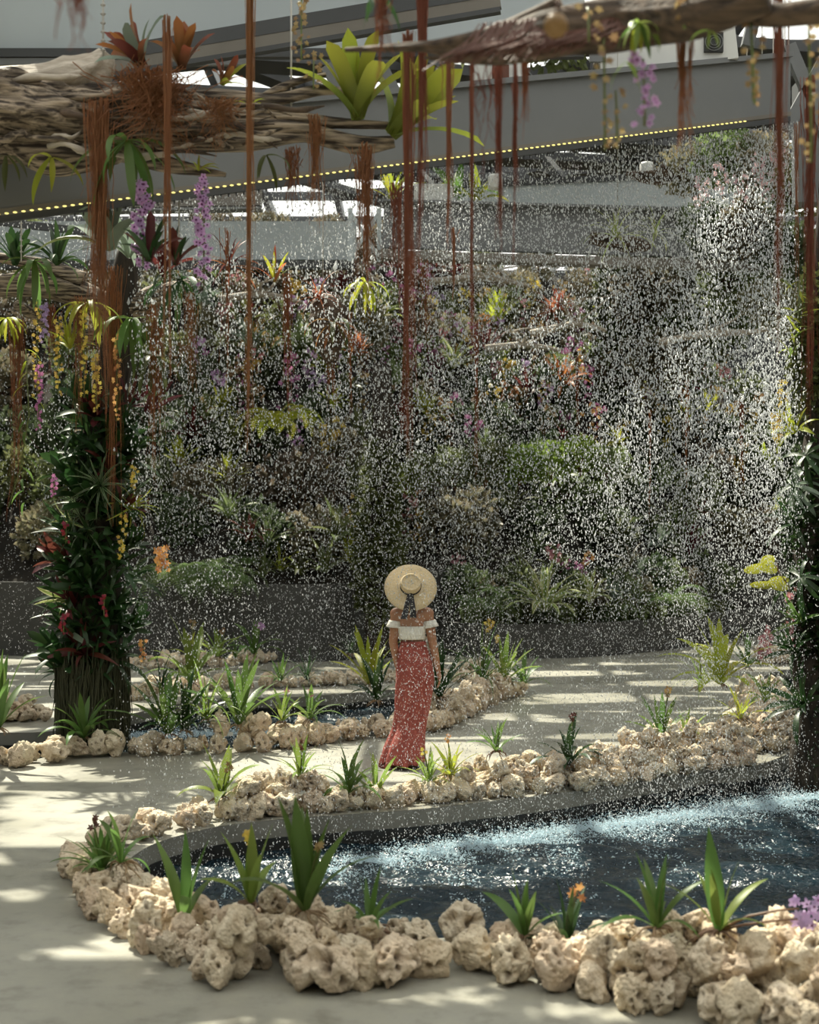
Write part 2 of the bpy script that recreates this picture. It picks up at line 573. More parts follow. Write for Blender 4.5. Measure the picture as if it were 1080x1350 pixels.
front_pond = smooth_loop([G(*q) for q in [(165, 1142), (185, 1122), (215, 1108), (275, 1092), (340, 1083), (410, 1077), (480, 1072), (560, 1066), (640, 1057), (720, 1048), (800, 1036), (870, 1025), (940, 1014), (1000, 1008), (1050, 985), (1046, 955), (1025, 925), (1003, 902), (1030, 884), (1150, 876)]]
                         + [Vector((7.6, 20, 0)), Vector((7.6, 8, 0))] +
                         [G(*q) for q in [(1300, 1310), (1150, 1290), (1000, 1275), (900, 1268), (800, 1258), (720, 1246), (640, 1236), (560, 1238), (470, 1246), (400, 1246), (320, 1232), (260, 1215), (210, 1195), (178, 1170)]])
back_pond = smooth_loop([G(*q) for q in [(-200, 1012), (0, 1008), (90, 993), (200, 991), (300, 986), (360, 984), (410, 976), (493, 967), (547, 962), (573, 957), (613, 936), (646, 917), (640, 908), (600, 911), (540, 908), (480, 912), (420, 917), (360, 920), (320, 919), (260, 923), (210, 933), (165, 943), (110, 958), (75, 963), (20, 966), (-200, 966)]])

# floor with the two ponds cut out
vs_, es_ = [], []
ox = [(-13, -7), (13, -7), (13, 36), (-13, 36)]
vs_ += [Vector(p) for p in ox]
es_ += [(0, 1), (1, 2), (2, 3), (3, 0)]
for loop in (front_pond, back_pond):
    k = len(vs_)
    vs_ += [Vector((p.x, p.y)) for p in loop]
    es_ += [(k + i, k + (i + 1) % len(loop)) for i in range(len(loop))]
for gx in np.arange(-12, 13, 1.5):
    for gy in np.arange(-6, 36, 1.5):
        vs_.append(Vector((gx, gy)))
dv, de, df, *_ = delaunay_2d_cdt(vs_, es_, [], 1, 1e-5)
faces = []
for f in df:
    c = sum((dv[i] for i in f), Vector((0, 0))) / len(f)
    if pip(c.x, c.y, front_pond) or pip(c.x, c.y, back_pond):
        continue
    faces.append(f)
me = bpy.data.meshes.new('floor')
me.from_pydata([(p.x, p.y, 0) for p in dv], [], faces)
me.update()
tag(link('floor', me, FLOORM), 'pale polished concrete garden path around the ponds', kind='structure')

# pond walls: a rim band of pale render over a dark wet liner, 6 cm thick
WETM = solid('wet_dark_liner', (0.012, 0.012, 0.012), (0.03, 0.029, 0.026), rough=0.35, scale=3)
for nm, loop in (('front', front_pond), ('back', back_pond)):
    cen = sum(loop, Vector()) / len(loop)
    for part, z0, z1, m_ in (('trim_1' if nm == 'front' else 'trim_2', 0.0, -0.125, CONCW), ('wall_pond_front' if nm == 'front' else 'wall_pond_back', -0.125, -0.62, WETM)):
        mb = MB()
        n = len(loop)
        vv = []
        for i, p in enumerate(loop):
            d = (loop[(i + 1) % n] - loop[i - 1]).normalized()
            nrm = Vector((-d.y, d.x, 0))
            if nm == 'front': pass
            o_ = p + nrm * 0.06
            if pip(o_.x, o_.y, loop): o_ = p - nrm * 0.06
            vv += [(p.x, p.y, z0 - 0.002), (p.x, p.y, z1), (o_.x, o_.y, z1), (o_.x, o_.y, z0 - 0.002)]
        ff = []
        for i in range(n):
            a, b_ = i * 4, ((i + 1) % n) * 4
            for k in range(4):
                ff.append((a + k, a + (k + 1) % 4, b_ + (k + 1) % 4, b_ + k))
        mb.add(vv, ff)
        tag(mb.build(part, m_, smooth=False), kind='structure')
    mb = MB()
    mb.add([(p.x, p.y, -0.62) for p in loop], [tuple(range(len(loop)))])
    tag(mb.build('floor_pond_' + nm, WETM, smooth=False), kind='structure')


# curtain geometry: the line the front curtain falls along
def c1y(x): return 9.57 + 0.619 * (x + 0.3)
def c1z(x): return 4.47 + 0.2865 * (x + 0.3)


def c2y(x): return 17.2 + 0.30 * (x + 1.0)      # back curtain, over the back pond
def c2z(x): return 6.6


def make_water(name, loop, step, splash, label):
    xs = [p.x for p in loop]; ys = [p.y for p in loop]
    x0, x1, y0, y1 = min(xs) - .02, max(xs) + .02, min(ys) - .02, max(ys) + .02
    x0, x1 = max(x0, -5.5), min(x1, 6.8)
    nx, ny = int((x1 - x0) / step) + 2, int((y1 - y0) / step) + 2
    X, Y = np.meshgrid(x0 + np.arange(nx) * step, y0 + np.arange(ny) * step)
    Z = np.full_like(X, -0.22)
    rng = np.random.default_rng(3)
    for i in range(26):
        lam = rng.choice([rng.uniform(0.07, 0.14), rng.uniform(0.14, 0.5)])
        th = rng.normal(0, 0.38) + PI / 2
        kx, ky = math.cos(th) * 2 * PI / lam, math.sin(th) * 2 * PI / lam
        Z += 0.0155 * lam * np.sin(kx * X + ky * Y + rng.uniform(0, 6.28) + 1.2 * np.sin(X * 1.7 + i) + 1.1 * np.sin(Y * 1.3 + 2 * i))
    d = np.abs(Y - splash(X))
    Z += np.exp(-(d / 0.16) ** 2) * rng.normal(0.0, 0.010, X.shape)
    vid = -np.ones(X.shape, int)
    keep = np.zeros(X.shape, bool)
    for (p, q) in zip(loop, loop[1:] + loop[:1]):
        if p.y == q.y: continue
        cross = ((p.y > Y) != (q.y > Y)) & (X < (q.x - p.x) * (Y - p.y) / (q.y - p.y) + p.x)
        keep ^= cross
    big = keep.copy()
    big[1:, :] |= keep[:-1, :]; big[:-1, :] |= keep[1:, :]
    b2 = big.copy()
    b2[:, 1:] |= big[:, :-1]; b2[:, :-1] |= big[:, 1:]
    idx = np.argwhere(b2)
    vid[b2] = np.arange(len(idx))
    verts = np.stack([X[b2], Y[b2], Z[b2]], 1)
    q = b2[:-1, :-1] & b2[1:, :-1] & b2[:-1, 1:] & b2[1:, 1:]
    jj, ii = np.nonzero(q)
    fcs = np.stack([vid[jj, ii], vid[jj, ii + 1], vid[jj + 1, ii + 1], vid[jj + 1, ii]], 1)
    me = bpy.data.meshes.new(name)
    me.from_pydata(verts.tolist(), [], fcs.tolist())
    me.polygons.foreach_set('use_smooth', [True] * len(me.polygons))
    me.update()
    return tag(link(name, me, WATERM), label, 'water', kind='stuff')


make_water('pond_water', front_pond, 0.019, c1y, 'dark rippled water filling the front pond')
make_water('pond_water', back_pond, 0.05, c2y, 'dark still water in the narrow back pond behind the woman')


# planter walls: curved, rendered dark grey
def curved_wall(name, line, h, thick, mat):
    mb = MB()
    vv, ff = [], []
    n = len(line)
    for i, p in enumerate(line):
        d = (line[min(i + 1, n - 1)] - line[max(i - 1, 0)])
        d.z = 0
        d.normalize()
        nn = Vector((-d.y, d.x, 0)) * thick
        vv += [(p.x, p.y, 0), (p.x, p.y, h), (p.x + nn.x, p.y + nn.y, h), (p.x + nn.x, p.y + nn.y, 0)]
    for i in range(n - 1):
        for k in range(4):
            a, b_ = i * 4, i * 4 + 4
            ff.append((a + k, a + (k + 1) % 4, b_ + (k + 1) % 4, b_ + k))
    ff += [(0, 1, 2, 3), (n * 4 - 1, n * 4 - 2, n * 4 - 3, n * 4 - 4)]
    mb.add(vv, ff)
    o = mb.build(name, mat, smooth=False)
    return tag(o, kind='structure')


LW = smooth_line([G(-420, 856), G(-150, 860), G(0, 864), (G(160, 870)), G(330, 873), G(430, 872), G(485, 867), G(512, 858), Vector((-0.25, 25.2, 0))])
RW = smooth_line([G(572, 861), G(610, 866), G(660, 868), G(730, 868), G(800, 865), G(880, 857), G(950, 846), G(1010, 836), G(1100, 820), Vector((11, 32, 0))])
BW = smooth_line([Vector((-0.9, 24.0, 0)), Vector((0.2, 24.9, 0)), Vector((2.5, 25.6, 0)), Vector((5, 27.2, 0)), Vector((8, 29.8, 0)), Vector((12.8, 33.5, 0))])
tag(curved_wall('wall_planter_left', LW, 1.22, 0.14, WALLM), 'tall dark grey curved planter wall left of the woman')
tag(curved_wall('wall_planter_right', RW, 0.55, 0.13, WALLM), 'low dark grey curved planter wall at the back right')
tag(curved_wall('wall_planter_back', BW, 1.38, 0.14, WALLM), 'tall dark grey planter wall behind the straw hat')


def line_y(line, x):
    for a, b_ in zip(line, line[1:]):
        if (a.x - x) * (b_.x - x) <= 0 and a.x != b_.x:
            return a.y + (b_.y - a.y) * (x - a.x) / (b_.x - a.x)
    return line[0].y if abs(x - line[0].x) < abs(x - line[-1].x) else line[-1].y


def bank_front(x):
    return (line_y(LW, x) if x < -0.75 else line_y(BW, x)) + 0.12


def bank_z(x, y):
    t_ = (y - bank_front(x)) / 7.5
    z = 1.08 + max(0, t_) * 6.9
    return z + 0.25 * noise.noise(Vector((x * 0.5, y * 0.5, 0)))


mb = MB()
vv, ff = [], []
nx, ny = 80, 26
for j in range(ny):
    for i in range(nx):
        x = -12.9 + 25.8 * i / (nx - 1)
        f0 = bank_front(x)
        y = f0 + (35.6 - f0) * (j / (ny - 1)) if f0 < 35 else f0
        vv.append((x, y, min(8.2, bank_z(x, y)) if j else 1.05))
for j in range(ny - 1):
    for i in range(nx - 1):
        a = j * nx + i
        ff.append((a, a + 1, a + nx + 1, a + nx))
mb.add(vv, ff)
tag(mb.build('floor_planted_bank', SOIL), 'dark earth bank rising behind the planter walls', kind='structure')
mb = MB()                                               # soil in the right planter
vv, ff = [], []
for i in range(60):
    x = 0.5 + 10.5 * i / 59
    vv += [(x, line_y(RW, x) + 0.05, 0.45), (x, bank_front(x) - 0.02, 0.62)]
    if i: ff.append((2 * i - 2, 2 * i, 2 * i + 1, 2 * i - 1))
mb.add(vv, ff)
tag(mb.build('floor_planter_soil', SOIL), kind='structure')

# greenhouse shell
for nm, c, s in (('wall_left', (-13.06, 14.5, 4.6), (0.12, 43, 9.2)), ('wall_right', (13.06, 14.5, 4.6), (0.12, 43, 9.2)),
                 ('wall_front', (0, -7.06, 4.6), (26, 0.12, 9.2))):
    tag(MB().box(*c, *s).build(nm, SHELL, smooth=False), kind='structure')
tag(MB().box(0, 36.06, 4.35, 26, 0.12, 8.7).build('wall_back', STEELD, smooth=False), kind='structure')

# roof: rafters, purlins and glass panes over the whole garden
ROOFZ = 9.5
roof = bpy.data.objects.new('ceiling', None)
COL.objects.link(roof)
tag(roof, 'glass roof with grey rafters high over the garden', kind='structure')
roof.location = (0, 14.5, ROOFZ)
ras = MB().box(0, 0, 0.0, 0.13, 43.2, 0.26).mesh('rafter', False)
pur = MB().box(0, 0, -0.05, 25.8, 0.10, 0.18).mesh('purlin', False)
pane = MB().box(0, 0, 0, 1.47, 2.28, 0.012).mesh('pane', False)
for i in range(17):
    link('rafter', ras, STEELD, roof, (-12.8 + 1.6 * i, 0, 0))
for j in range(19):
    link('purlin', pur, STEELD, roof, (0, -21.6 + 2.4 * j, 0))
shade_bar = MB().beam((-14, 0, 0), (14, 0, 0), 0.62, 0.16).mesh('added_shade_bar', False)  # wide bars added under the roof to lay shade bands on the floor
brace = MB().beam((-2.6, 0, 0), (2.6, 0, 0), 0.34, 0.14).mesh('added_shade_brace', False)  # slanting bars, added to break up those shade bands
for i, (yy, ang) in enumerate(((-3.9, .16), (-1.0, .14), (5.7, .17), (7.5, .22), (9.1, .16), (10.6, .24), (12.2, .17), (13.8, .21))):
    link('added_shade_bar', shade_bar, STEELD, roof, (0, yy, -.35), (0, 0, ang), (.9, (1, .7, 1.25)[i % 3], 1))
    for k in range(7):
        link('added_shade_brace', brace, STEELD, roof, (-9 + 3 * k + (i % 2), yy + 1.2 + .17 * (-9 + 3 * k), -.3), (0, 0, ang + (.7 if (k + i) % 2 else -.5)))
for i in range(16):
    for j in range(18):
        link('pane', pane, GLASSM, roof, (-12.0 + 1.6 * i, -20.4 + 2.4 * j, 0.06))

# ------------------------------------------------------------------ steelwork in view
def beam_thing(name, label, boxes, cat='beam', mat=STEEL):
    """boxes: list of (p0, p1, w, h, material, part name)"""
    t_ = thing(name, label, cat, tuple(Vector(boxes[0][0])))
    base = Vector(boxes[0][0])
    for p0, p1, w, h, m_, pn in boxes:
        MB().beam(Vector(p0) - base, Vector(p1) - base, w, h).build(pn, m_, t_, smooth=False)
    return t_


NB = Vector((-0.526, 0.850, 0.0))                       # away from the viewer, square to the curtain
def cl(x, dz=0.0, back=0.0):
    return Vector((x, c1y(x), c1z(x) + dz)) + NB * back


mbm = thing('main_girder', 'big grey steel girder sloping across the upper picture above the water curtain', 'beam', tuple(cl(0)))
o0 = cl(0)
def slab(xa, xb, dz0, dz1, b0, b1):
    vv = []
    for x in (xa, xb):
        for (dz, bk) in ((dz0, b0), (dz1, b0), (dz1, b1), (dz0, b1)):
            vv.append(cl(x, dz, bk) - o0)
    return MB().add(vv, [(0, 1, 2, 3), (7, 6, 5, 4), (0, 4, 5, 1), (1, 5, 6, 2), (2, 6, 7, 3), (3, 7, 4, 0)])
slab(-3.1, 3.17, 0.03, 0.50, 0.04, 0.16).build('web', STEEL, mbm, smooth=False)
slab(-3.1, 3.17, 0.0, 0.03, 0.03, 0.40).build('bottom_flange', STEELW, mbm, smooth=False)
slab(-3.1, 3.17, 0.48, 0.52, 0.0, 0.22).build('top_flange', STEEL, mbm, smooth=False)
slab(-3.1, 3.13, -0.055, -0.015, -0.005, 0.035).build('spray_pipe', STEELD, mbm, smooth=False)
ledm = MB().lathe([(.001, -.007), (.008, -.004), (.010, 0), (.008, .004), (.001, .007)], 8).mesh('led')
x = -2.9
while x < 2.72:
    link('led', ledm, LEDM, mbm, cl(x, -0.008, -0.010) - o0, (0, 0, 0), (1.35, 1, .8))
    x += 0.042
noz = MB()
x = -2.0
while x < 3.13:
    p = cl(x, -0.065, 0.012) - o0
    noz.tube([p + Vector((0, 0, 0.02)), p - Vector((0, 0, 0.012))], [0.008, 0.004], 5)
    x += 0.045
tag(noz.build('nozzle_row', STEELD, mbm, smooth=False), kind='stuff')

beam_thing('pale_fascia_beam', 'pale blue grey panelled beam across the top left edge of the picture', [
    (P(-120, 22, 12.6), P(770, 22, 12.6), 0.12, 0.66, STEELB, 'fascia_panel'),
    (P(-120, 71, 12.5), P(770, 71, 12.5), 0.08, 0.075, STEELD, 'lower_rail'),
    (P(-120, 82, 12.5), P(335, 82, 12.5), 0.05, 0.06, STEEL, 'pipe')])
beam_thing('sloping_girder', 'grey girder slanting up to the right in front of the pale top panel', [
    (P(150, 72, 12.1), P(660, -14, 11.7), 0.08, 0.12, STEELD, 'upper_flange'),
    (P(150, 88, 12.1), P(660, 2, 11.7), 0.07, 0.11, STEELW, 'web'),
    (P(150, 100, 12.1), P(660, 14, 11.7), 0.08, 0.04, STEELD, 'lower_flange')])
beam_thing('back_girder', 'broad grey girder in the middle behind the water curtain carrying planted troughs', [
    (P(506, 298, 19.5), P(1000, 312, 18.6), 0.12, 0.60, STEEL, 'web'),
    (P(500, 337, 19.4), P(1000, 352, 18.5), 0.25, 0.11, STEELW, 'bottom_flange'),
    (P(506, 266, 19.4), P(1000, 280, 18.5), 0.25, 0.03, STEEL, 'top_flange')])
beam_thing('far_roof_girder', 'pale blue grey girder rising to the right high behind the middle girder', [
    (P(560, 272, 23), P(1060, 250, 22), 0.12, 0.52, STEELB, 'web'),
    (P(560, 248, 23), P(1060, 224, 22), 0.2, 0.10, STEELD, 'top_rail')])
beam_thing('left_cross_beam', 'warm grey beam on the far left under the driftwood log', [
    (P(-60, 268, 18.5), P(345, 262, 18.5), 0.15, 0.20, STEELW, 'web'),
    (P(-60, 282, 18.4), P(345, 276, 18.4), 0.22, 0.03, STEEL, 'flange')])
beam_thing('left_panel_beam', 'pale grey panel beam low on the left behind the hanging orchids', [
    (P(-60, 318, 23), P(470, 318, 23), 0.12, 0.62, STEELB, 'panel'),
    (P(-60, 350, 22.9), P(470, 350, 22.9), 0.16, 0.12, STEELD, 'lower_rail')])
beam_thing('slanted_strut', 'thin dark strut slanting down behind the left panel beam', [
    (P(-40, 288, 20), P(170, 312, 20), 0.08, 0.10, STEELD, 'bar')], cat='strut')
for (a, b_, lab) in (((1092, 70), (1036, 172), 'grey diagonal strut beside the right end of the big girder'),
                     ((1100, 205), (1040, 60), 'thin dark diagonal brace crossing right of the big girder')):
    beam_thing('diagonal_strut', lab, [(P(a[0], a[1], 12.6), P(b_[0], b_[1], 12.6), 0.08, 0.11, STEEL, 'bar')], cat='strut')
beam_thing('girder_end_column', 'grey steel post and rails at the right edge behind the girder end', [
    (P(1064, 110, 13.2), P(1064, 270, 13.2), 0.22, 0.22, STEEL, 'post'),
    (P(1040, 98, 13.4), P(1110, 92, 13.4), 0.1, 0.07, STEELD, 'rail')], cat='post')
for (xa, lab) in ((742, 'dark sloping roof bar crossing the bright strip right of centre'),
                  (560, 'dark sloping roof bar crossing the bright strip above the middle girder')):
    beam_thing('roof_bar', lab, [(P(xa - 22, 212, 24), P(xa + 20, 262, 23), 0.12, 0.16, STEELD, 'bar')], cat='bar')
for (a, b_, lab) in (((430, 88), (472, 150), 'grey sloping strut behind the tall yellow green bromeliad'),
                     ((505, 92), (540, 160), 'dark sloping strut between the two tank bromeliads'),
                     ((1000, 0), (985, 62), 'grey strut behind the fan unit at top right')):
    beam_thing('roof_strut', lab, [(P(a[0], a[1], 17), P(b_[0], b_[1], 17), 0.12, 0.14, STEEL, 'bar')], cat='strut')
beam_thing('trestle_frame', 'small grey cross braced frame left of the middle girder end', [
    (P(500, 275, 19.8), P(500, 345, 19.8), 0.06, 0.06, STEELB, 'post'),
    (P(462, 275, 19.8), P(462, 345, 19.8), 0.06, 0.06, STEELB, 'post'),
    (P(462, 280, 19.8), P(500, 340, 19.8), 0.05, 0.05, STEELB, 'brace'),
    (P(500, 280, 19.8), P(462, 340, 19.8), 0.05, 0.05, STEELB, 'brace')], cat='frame')

# fan unit on the girder
def gpos(px, py, Y): return P(px, py, Y)
fu = thing('ventilation_unit', 'white panelled fan unit standing behind the big girder at top right', 'fan unit', tuple(P(870, 90, 11.5)))
c0 = P(870, 90, 11.5)
MB().beam(P(786, 76, 11.5) - c0, P(964, 56, 11.5) - c0, 0.35, 0.37).build('casing', WHITE, fu, smooth=False)
fx = P(941, 56, 11.31) - c0
MB().box(fx.x, fx.y, fx.z, 0.15, 0.03, 0.155).build('fan_frame', BLACK, fu, smooth=False)
gr = MB()
for r in (0.03, 0.05, 0.07):
    gr.lathe([(r - .004, 0), (r, .006), (r + .004, 0)], 20, Matrix.Translation(fx + Vector((0, -0.02, 0))) @ Matrix.Rotation(PI / 2, 4, 'X'))
gr.build('fan_guard', STEEL, fu)
MB().box(fx.x - 0.92, fx.y + .02, fx.z - 0.05, 0.13, 0.03, 0.2).build('grille', STEEL, fu, smooth=False)
hk = MB()
for i in range(3):
    hk.tube([P(782 + 4 * i, 92, 11.42) - c0, P(788 + 4 * i, 78 - 3 * i, 11.42) - c0, P(804, 74 - 2 * i, 11.42) - c0, P(812, 84, 11.42) - c0], 0.012, 6)
hk.build('cable_loop', STEEL, fu)
wb = thing('control_cabinet', 'white cabinet with a brown cover behind the girder right of the tank bromeliads', 'cabinet', tuple(P(662, 130, 10.75)))
c0 = P(662, 130, 10.75)
MB().beam(P(622, 104, 10.75) - c0, P(688, 104, 10.75) - c0, 0.25, 0.29).build('casing', WHITE, wb, smooth=False)
MB().beam(P(649, 98, 10.62) - c0, P(671, 98, 10.62) - c0, 0.05, 0.13).build('cover', BROWNP, wb, smooth=False)
hk = MB()
hk.tube([P(688, 94, 10.66) - c0, P(696, 96, 10.66) - c0, P(704, 104, 10.66) - c0, P(708, 112, 10.66) - c0], 0.012, 6)
hk.build('cable', BLACK, wb)
for (px, py, lab) in ((853, 224, 'white cylinder spotlight hanging under the girder beside a driftwood piece'),
                      (653, 240, 'white cylinder spotlight hanging in the bright strip above the middle girder')):
    sl = thing('spotlight', lab, 'lamp', tuple(P(px, py, 14)))
    MB().lathe([(0.0, -0.07), (0.068, -0.07), (0.072, -0.06), (0.072, 0.05), (0.06, 0.07), (0.0, 0.07)], 20).build('housing', WHITE, sl)
    MB().tube([(0, 0, 0.06), (0, 0, 9.4 - P(px, py, 14).z)], 0.012, 6).build('stem', STEELD, sl)
# planting troughs on the back girder
for (pa, pb, py, lab) in ((546, 597, 256, 'pale ribbed trough on the middle girder'),):
    tr_ = thing('plant_trough', lab, 'trough', tuple(P((pa + pb) / 2, 268, 19.5)))
    w = (pb - pa) * 19.5 / FPX
    MB().box(0, 0, 0.11, w, 0.4, 0.22).build('box', WHITE, tr_, smooth=False)
    rb = MB()
    for i in range(9):
        rb.box(-w / 2 + w * (i + .5) / 9, -0.205, 0.11, 0.02, 0.012, 0.2)
    rb.build('rib', WHITE, tr_, smooth=False)


# ================================================================== coral stone borders
def stone_mesh(seed, sub, pits):
    rng = np.random.default_rng(seed)
    bm = bmesh.new()
    bmesh.ops.create_icosphere(bm, subdivisions=sub, radius=1.0)
    me = bpy.data.meshes.new('stone')
    bm.to_mesh(me)
    bm.free()
    n = len(me.vertices)
    D = np.empty(n * 3, np.float32)
    me.vertices.foreach_get('co', D)
    D = D.reshape(-1, 3).astype(float)
    off = Vector(rng.uniform(-40, 40, 3))
    lo = np.array([noise.noise(Vector(d) * 1.25 + off) for d in D])
    mi = np.array([noise.noise(Vector(d) * 2.7 + off * 2) for d in D])
    hi = np.array([noise.noise(Vector(d) * 6.5 + off * 3) for d in D])
    cells = np.array([noise.voronoi(Vector(d) * 1.9 + off)[0][0] for d in D])
    R = 1 + 0.50 * lo + 0.34 * mi + 0.12 * hi - 0.35 * (cells - 0.35)
    for _ in range(13):                                  # broken faces
        c = rng.normal(size=3)
        c /= np.linalg.norm(c)
        dd = D @ c
        lim = rng.uniform(.62, .95)
        face = np.where(dd > .15, lim / np.maximum(dd, .15), 9)
        R = np.where(face < R, face + (R - face) * .12, R)
    R += .05 * hi
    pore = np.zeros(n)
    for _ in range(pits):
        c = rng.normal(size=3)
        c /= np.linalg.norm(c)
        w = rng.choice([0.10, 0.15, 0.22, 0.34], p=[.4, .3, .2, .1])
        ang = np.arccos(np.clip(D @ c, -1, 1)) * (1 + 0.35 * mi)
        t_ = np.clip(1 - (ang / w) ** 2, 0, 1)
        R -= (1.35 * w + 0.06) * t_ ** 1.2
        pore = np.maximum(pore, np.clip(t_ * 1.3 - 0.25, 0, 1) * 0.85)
    V = D * np.clip(R, 0.32, None)[:, None]
    V *= np.array([1.0, rng.uniform(.75, 1.0), rng.uniform(.7, .9)])
    me.vertices.foreach_set('co', V.astype(np.float32).ravel())
    at_ = me.attributes.new('pore', 'FLOAT', 'POINT')
    at_.data.foreach_set('value', pore.astype(np.float32))
    me.polygons.foreach_set('use_smooth', [True] * len(me.polygons))
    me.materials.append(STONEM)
    me.update()
    return me


ST_NEAR = [stone_mesh(100 + i, 5, 26) for i in range(9)]
ST_MID = [stone_mesh(200 + i, 4, 18) for i in range(8)]
ST_SMOOTH = [stone_mesh(300 + i, 4, 1) for i in range(3)]


BY = {}


def border(label, pts, size, protos, keep_out=None, smooth_share=0.1, seed=1):
    """a dry-laid edging of coral stones: rows and layers along a line on the floor"""
    rng = random.Random(seed)
    line = [(G(px, py), w, h) for px, py, w, h in pts]
    org = line[0][0].copy()
    BY[label] = [(px, g.y) for (px, py, w, h), (g, _, _) in zip(pts, line)]
    t_ = thing('stone_border', label, 'stone edging', tuple(org))
    count = 0
    for (p0, w0, h0), (p1, w1, h1) in zip(line, line[1:]):
        L = (p1 - p0).length
        d = (p1 - p0).normalized()
        nn = Vector((-d.y, d.x, 0))
        steps = max(1, round(L / (size * 0.74)))
        for s in range(steps):
            f = (s + 0.5) / steps
            p = p0.lerp(p1, f)
            w, h = w0 + (w1 - w0) * f, h0 + (h1 - h0) * f
            layers = max(1, round(h / (size * 0.70)))
            for l in range(layers):
                ww = w * (1 - 0.42 * l / max(1, layers))
                rows = max(1, round(ww / (size * 0.74)))
                for r in range(rows):
                    if count >= 298: break
                    if l == layers - 1 and layers > 1 and rng.random() < 0.22: continue
                    off = (r + 0.5) / rows - 0.5
                    sz = size * rng.uniform(0.70, 1.30) * (0.9 if l else 1.0)
                    q = p + nn * (off * ww) + d * rng.uniform(-.3, .3) * size + nn * rng.uniform(-.12, .12) * size
                    z = sz * 0.36 + l * size * 0.64 + rng.uniform(-.03, .05) * size
                    me_ = rng.choice(ST_SMOOTH) if rng.random() < smooth_share else rng.choice(protos)
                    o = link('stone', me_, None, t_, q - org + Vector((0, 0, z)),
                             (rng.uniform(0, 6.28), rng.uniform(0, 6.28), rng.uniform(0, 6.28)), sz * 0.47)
                    count += 1
    return t_


border('nearest border of big pale coral stones along the front edge of the pond', [
    (118, 1140, .34, .14), (128, 1165, .38, .16), (158, 1203, .42, .14), (205, 1230, .46, .14), (245, 1242, .58, .17), (300, 1266, .74, .24), (370, 1280, .80, .30), (450, 1280, .78, .28),
    (520, 1271, .62, .2), (575, 1264, .56, .15), (640, 1262, .52, .12), (690, 1272, .56, .16), (750, 1282, .64, .2), (830, 1298, .76, .28), (920, 1312, .84, .34), (1010, 1322, .86, .36),
    (1110, 1335, .86, .36), (1220, 1348, .8, .34), (1420, 1368, .7, .3)], 0.225, ST_NEAR, seed=4)
border('border of coral stones on the far rim of the front pond below the woman', [
    (124, 1128, .2, .12), (150, 1113, .26, .14), (195, 1102, .26, .13), (240, 1090, .28, .14), (290, 1079, .36, .18), (340, 1073, .42, .24), (410, 1067, .42, .24), (480, 1063, .36, .14), (545, 1059, .34, .14), (600, 1052, .4, .2),
    (655, 1045, .6, .30), (720, 1039, .58, .28), (780, 1031, .5, .24), (850, 1021, .6, .36), (910, 1010, .75, .38), (955, 1002, .8, .38)], 0.195, ST_MID, seed=5)
border('wide heap of coral stones at the right turn of the pond below the planted trunk', [
    (985, 992, .55, .35), (1010, 980, .75, .42), (1015, 955, .75, .36), (995, 930, .6, .34), (972, 908, .45, .34), (968, 893, .35, .22)], 0.19, ST_MID, seed=6)
border('small coral stone border by the far channel, beside the trunk on the right', [
    (1004, 876, .4, .3), (1035, 873, .45, .3), (1075, 872, .5, .3), (1140, 868, .5, .3)], 0.2, ST_MID, seed=7)
border('border of coral stones on the near side of the back pond, left of the woman', [
    (-70, 1014, .45, .26), (0, 1012, .45, .26), (45, 1008, .42, .24), (85, 998, .3, .12), (140, 996, .3, .1), (200, 995, .3, .12), (250, 993, .36, .24), (300, 990, .42, .28),
    (360, 988, .42, .25), (410, 980, .4, .18), (480, 972, .4, .18), (540, 966, .4, .2), (573, 962, .4, .26), (613, 940, .4, .26), (655, 921, .4, .3), (680, 916, .35, .2)], 0.245, ST_MID, seed=8)
border('border of coral stones on the far side of the back pond, left edge part', [
    (-90, 950, .5, .26), (-20, 948, .5, .3), (30, 950, .45, .28), (72, 950, .35, .18)], 0.22, ST_MID, seed=9)
border('border of coral stones on the far side of the back pond, behind the woman', [
    (172, 924, .26, .14), (205, 916, .34, .24), (250, 912, .3, .22), (300, 908, .2, .1), (360, 907, .28, .16), (420, 904, .3, .18), (470, 902, .32, .2), (520, 898, .34, .22), (580, 898, .32, .2), (640, 900, .4, .3), (668, 903, .36, .26)], 0.235, ST_MID, seed=10)
border('farthest row of coral stones at the foot of the tall planter wall', [
    (60, 876, .35, .2), (150, 880, .35, .2), (215, 883, .4, .22), (270, 880, .4, .24), (330, 876, .38, .2), (385, 868, .4, .26), (430, 864, .42, .28), (478, 866, .35, .2)], 0.28, ST_MID, seed=11)
border('small clump of coral stones seen past the right elbow of the woman', [
    (560, 862, .45, .34), (590, 858, .45, .34)], 0.2, ST_MID, seed=12)


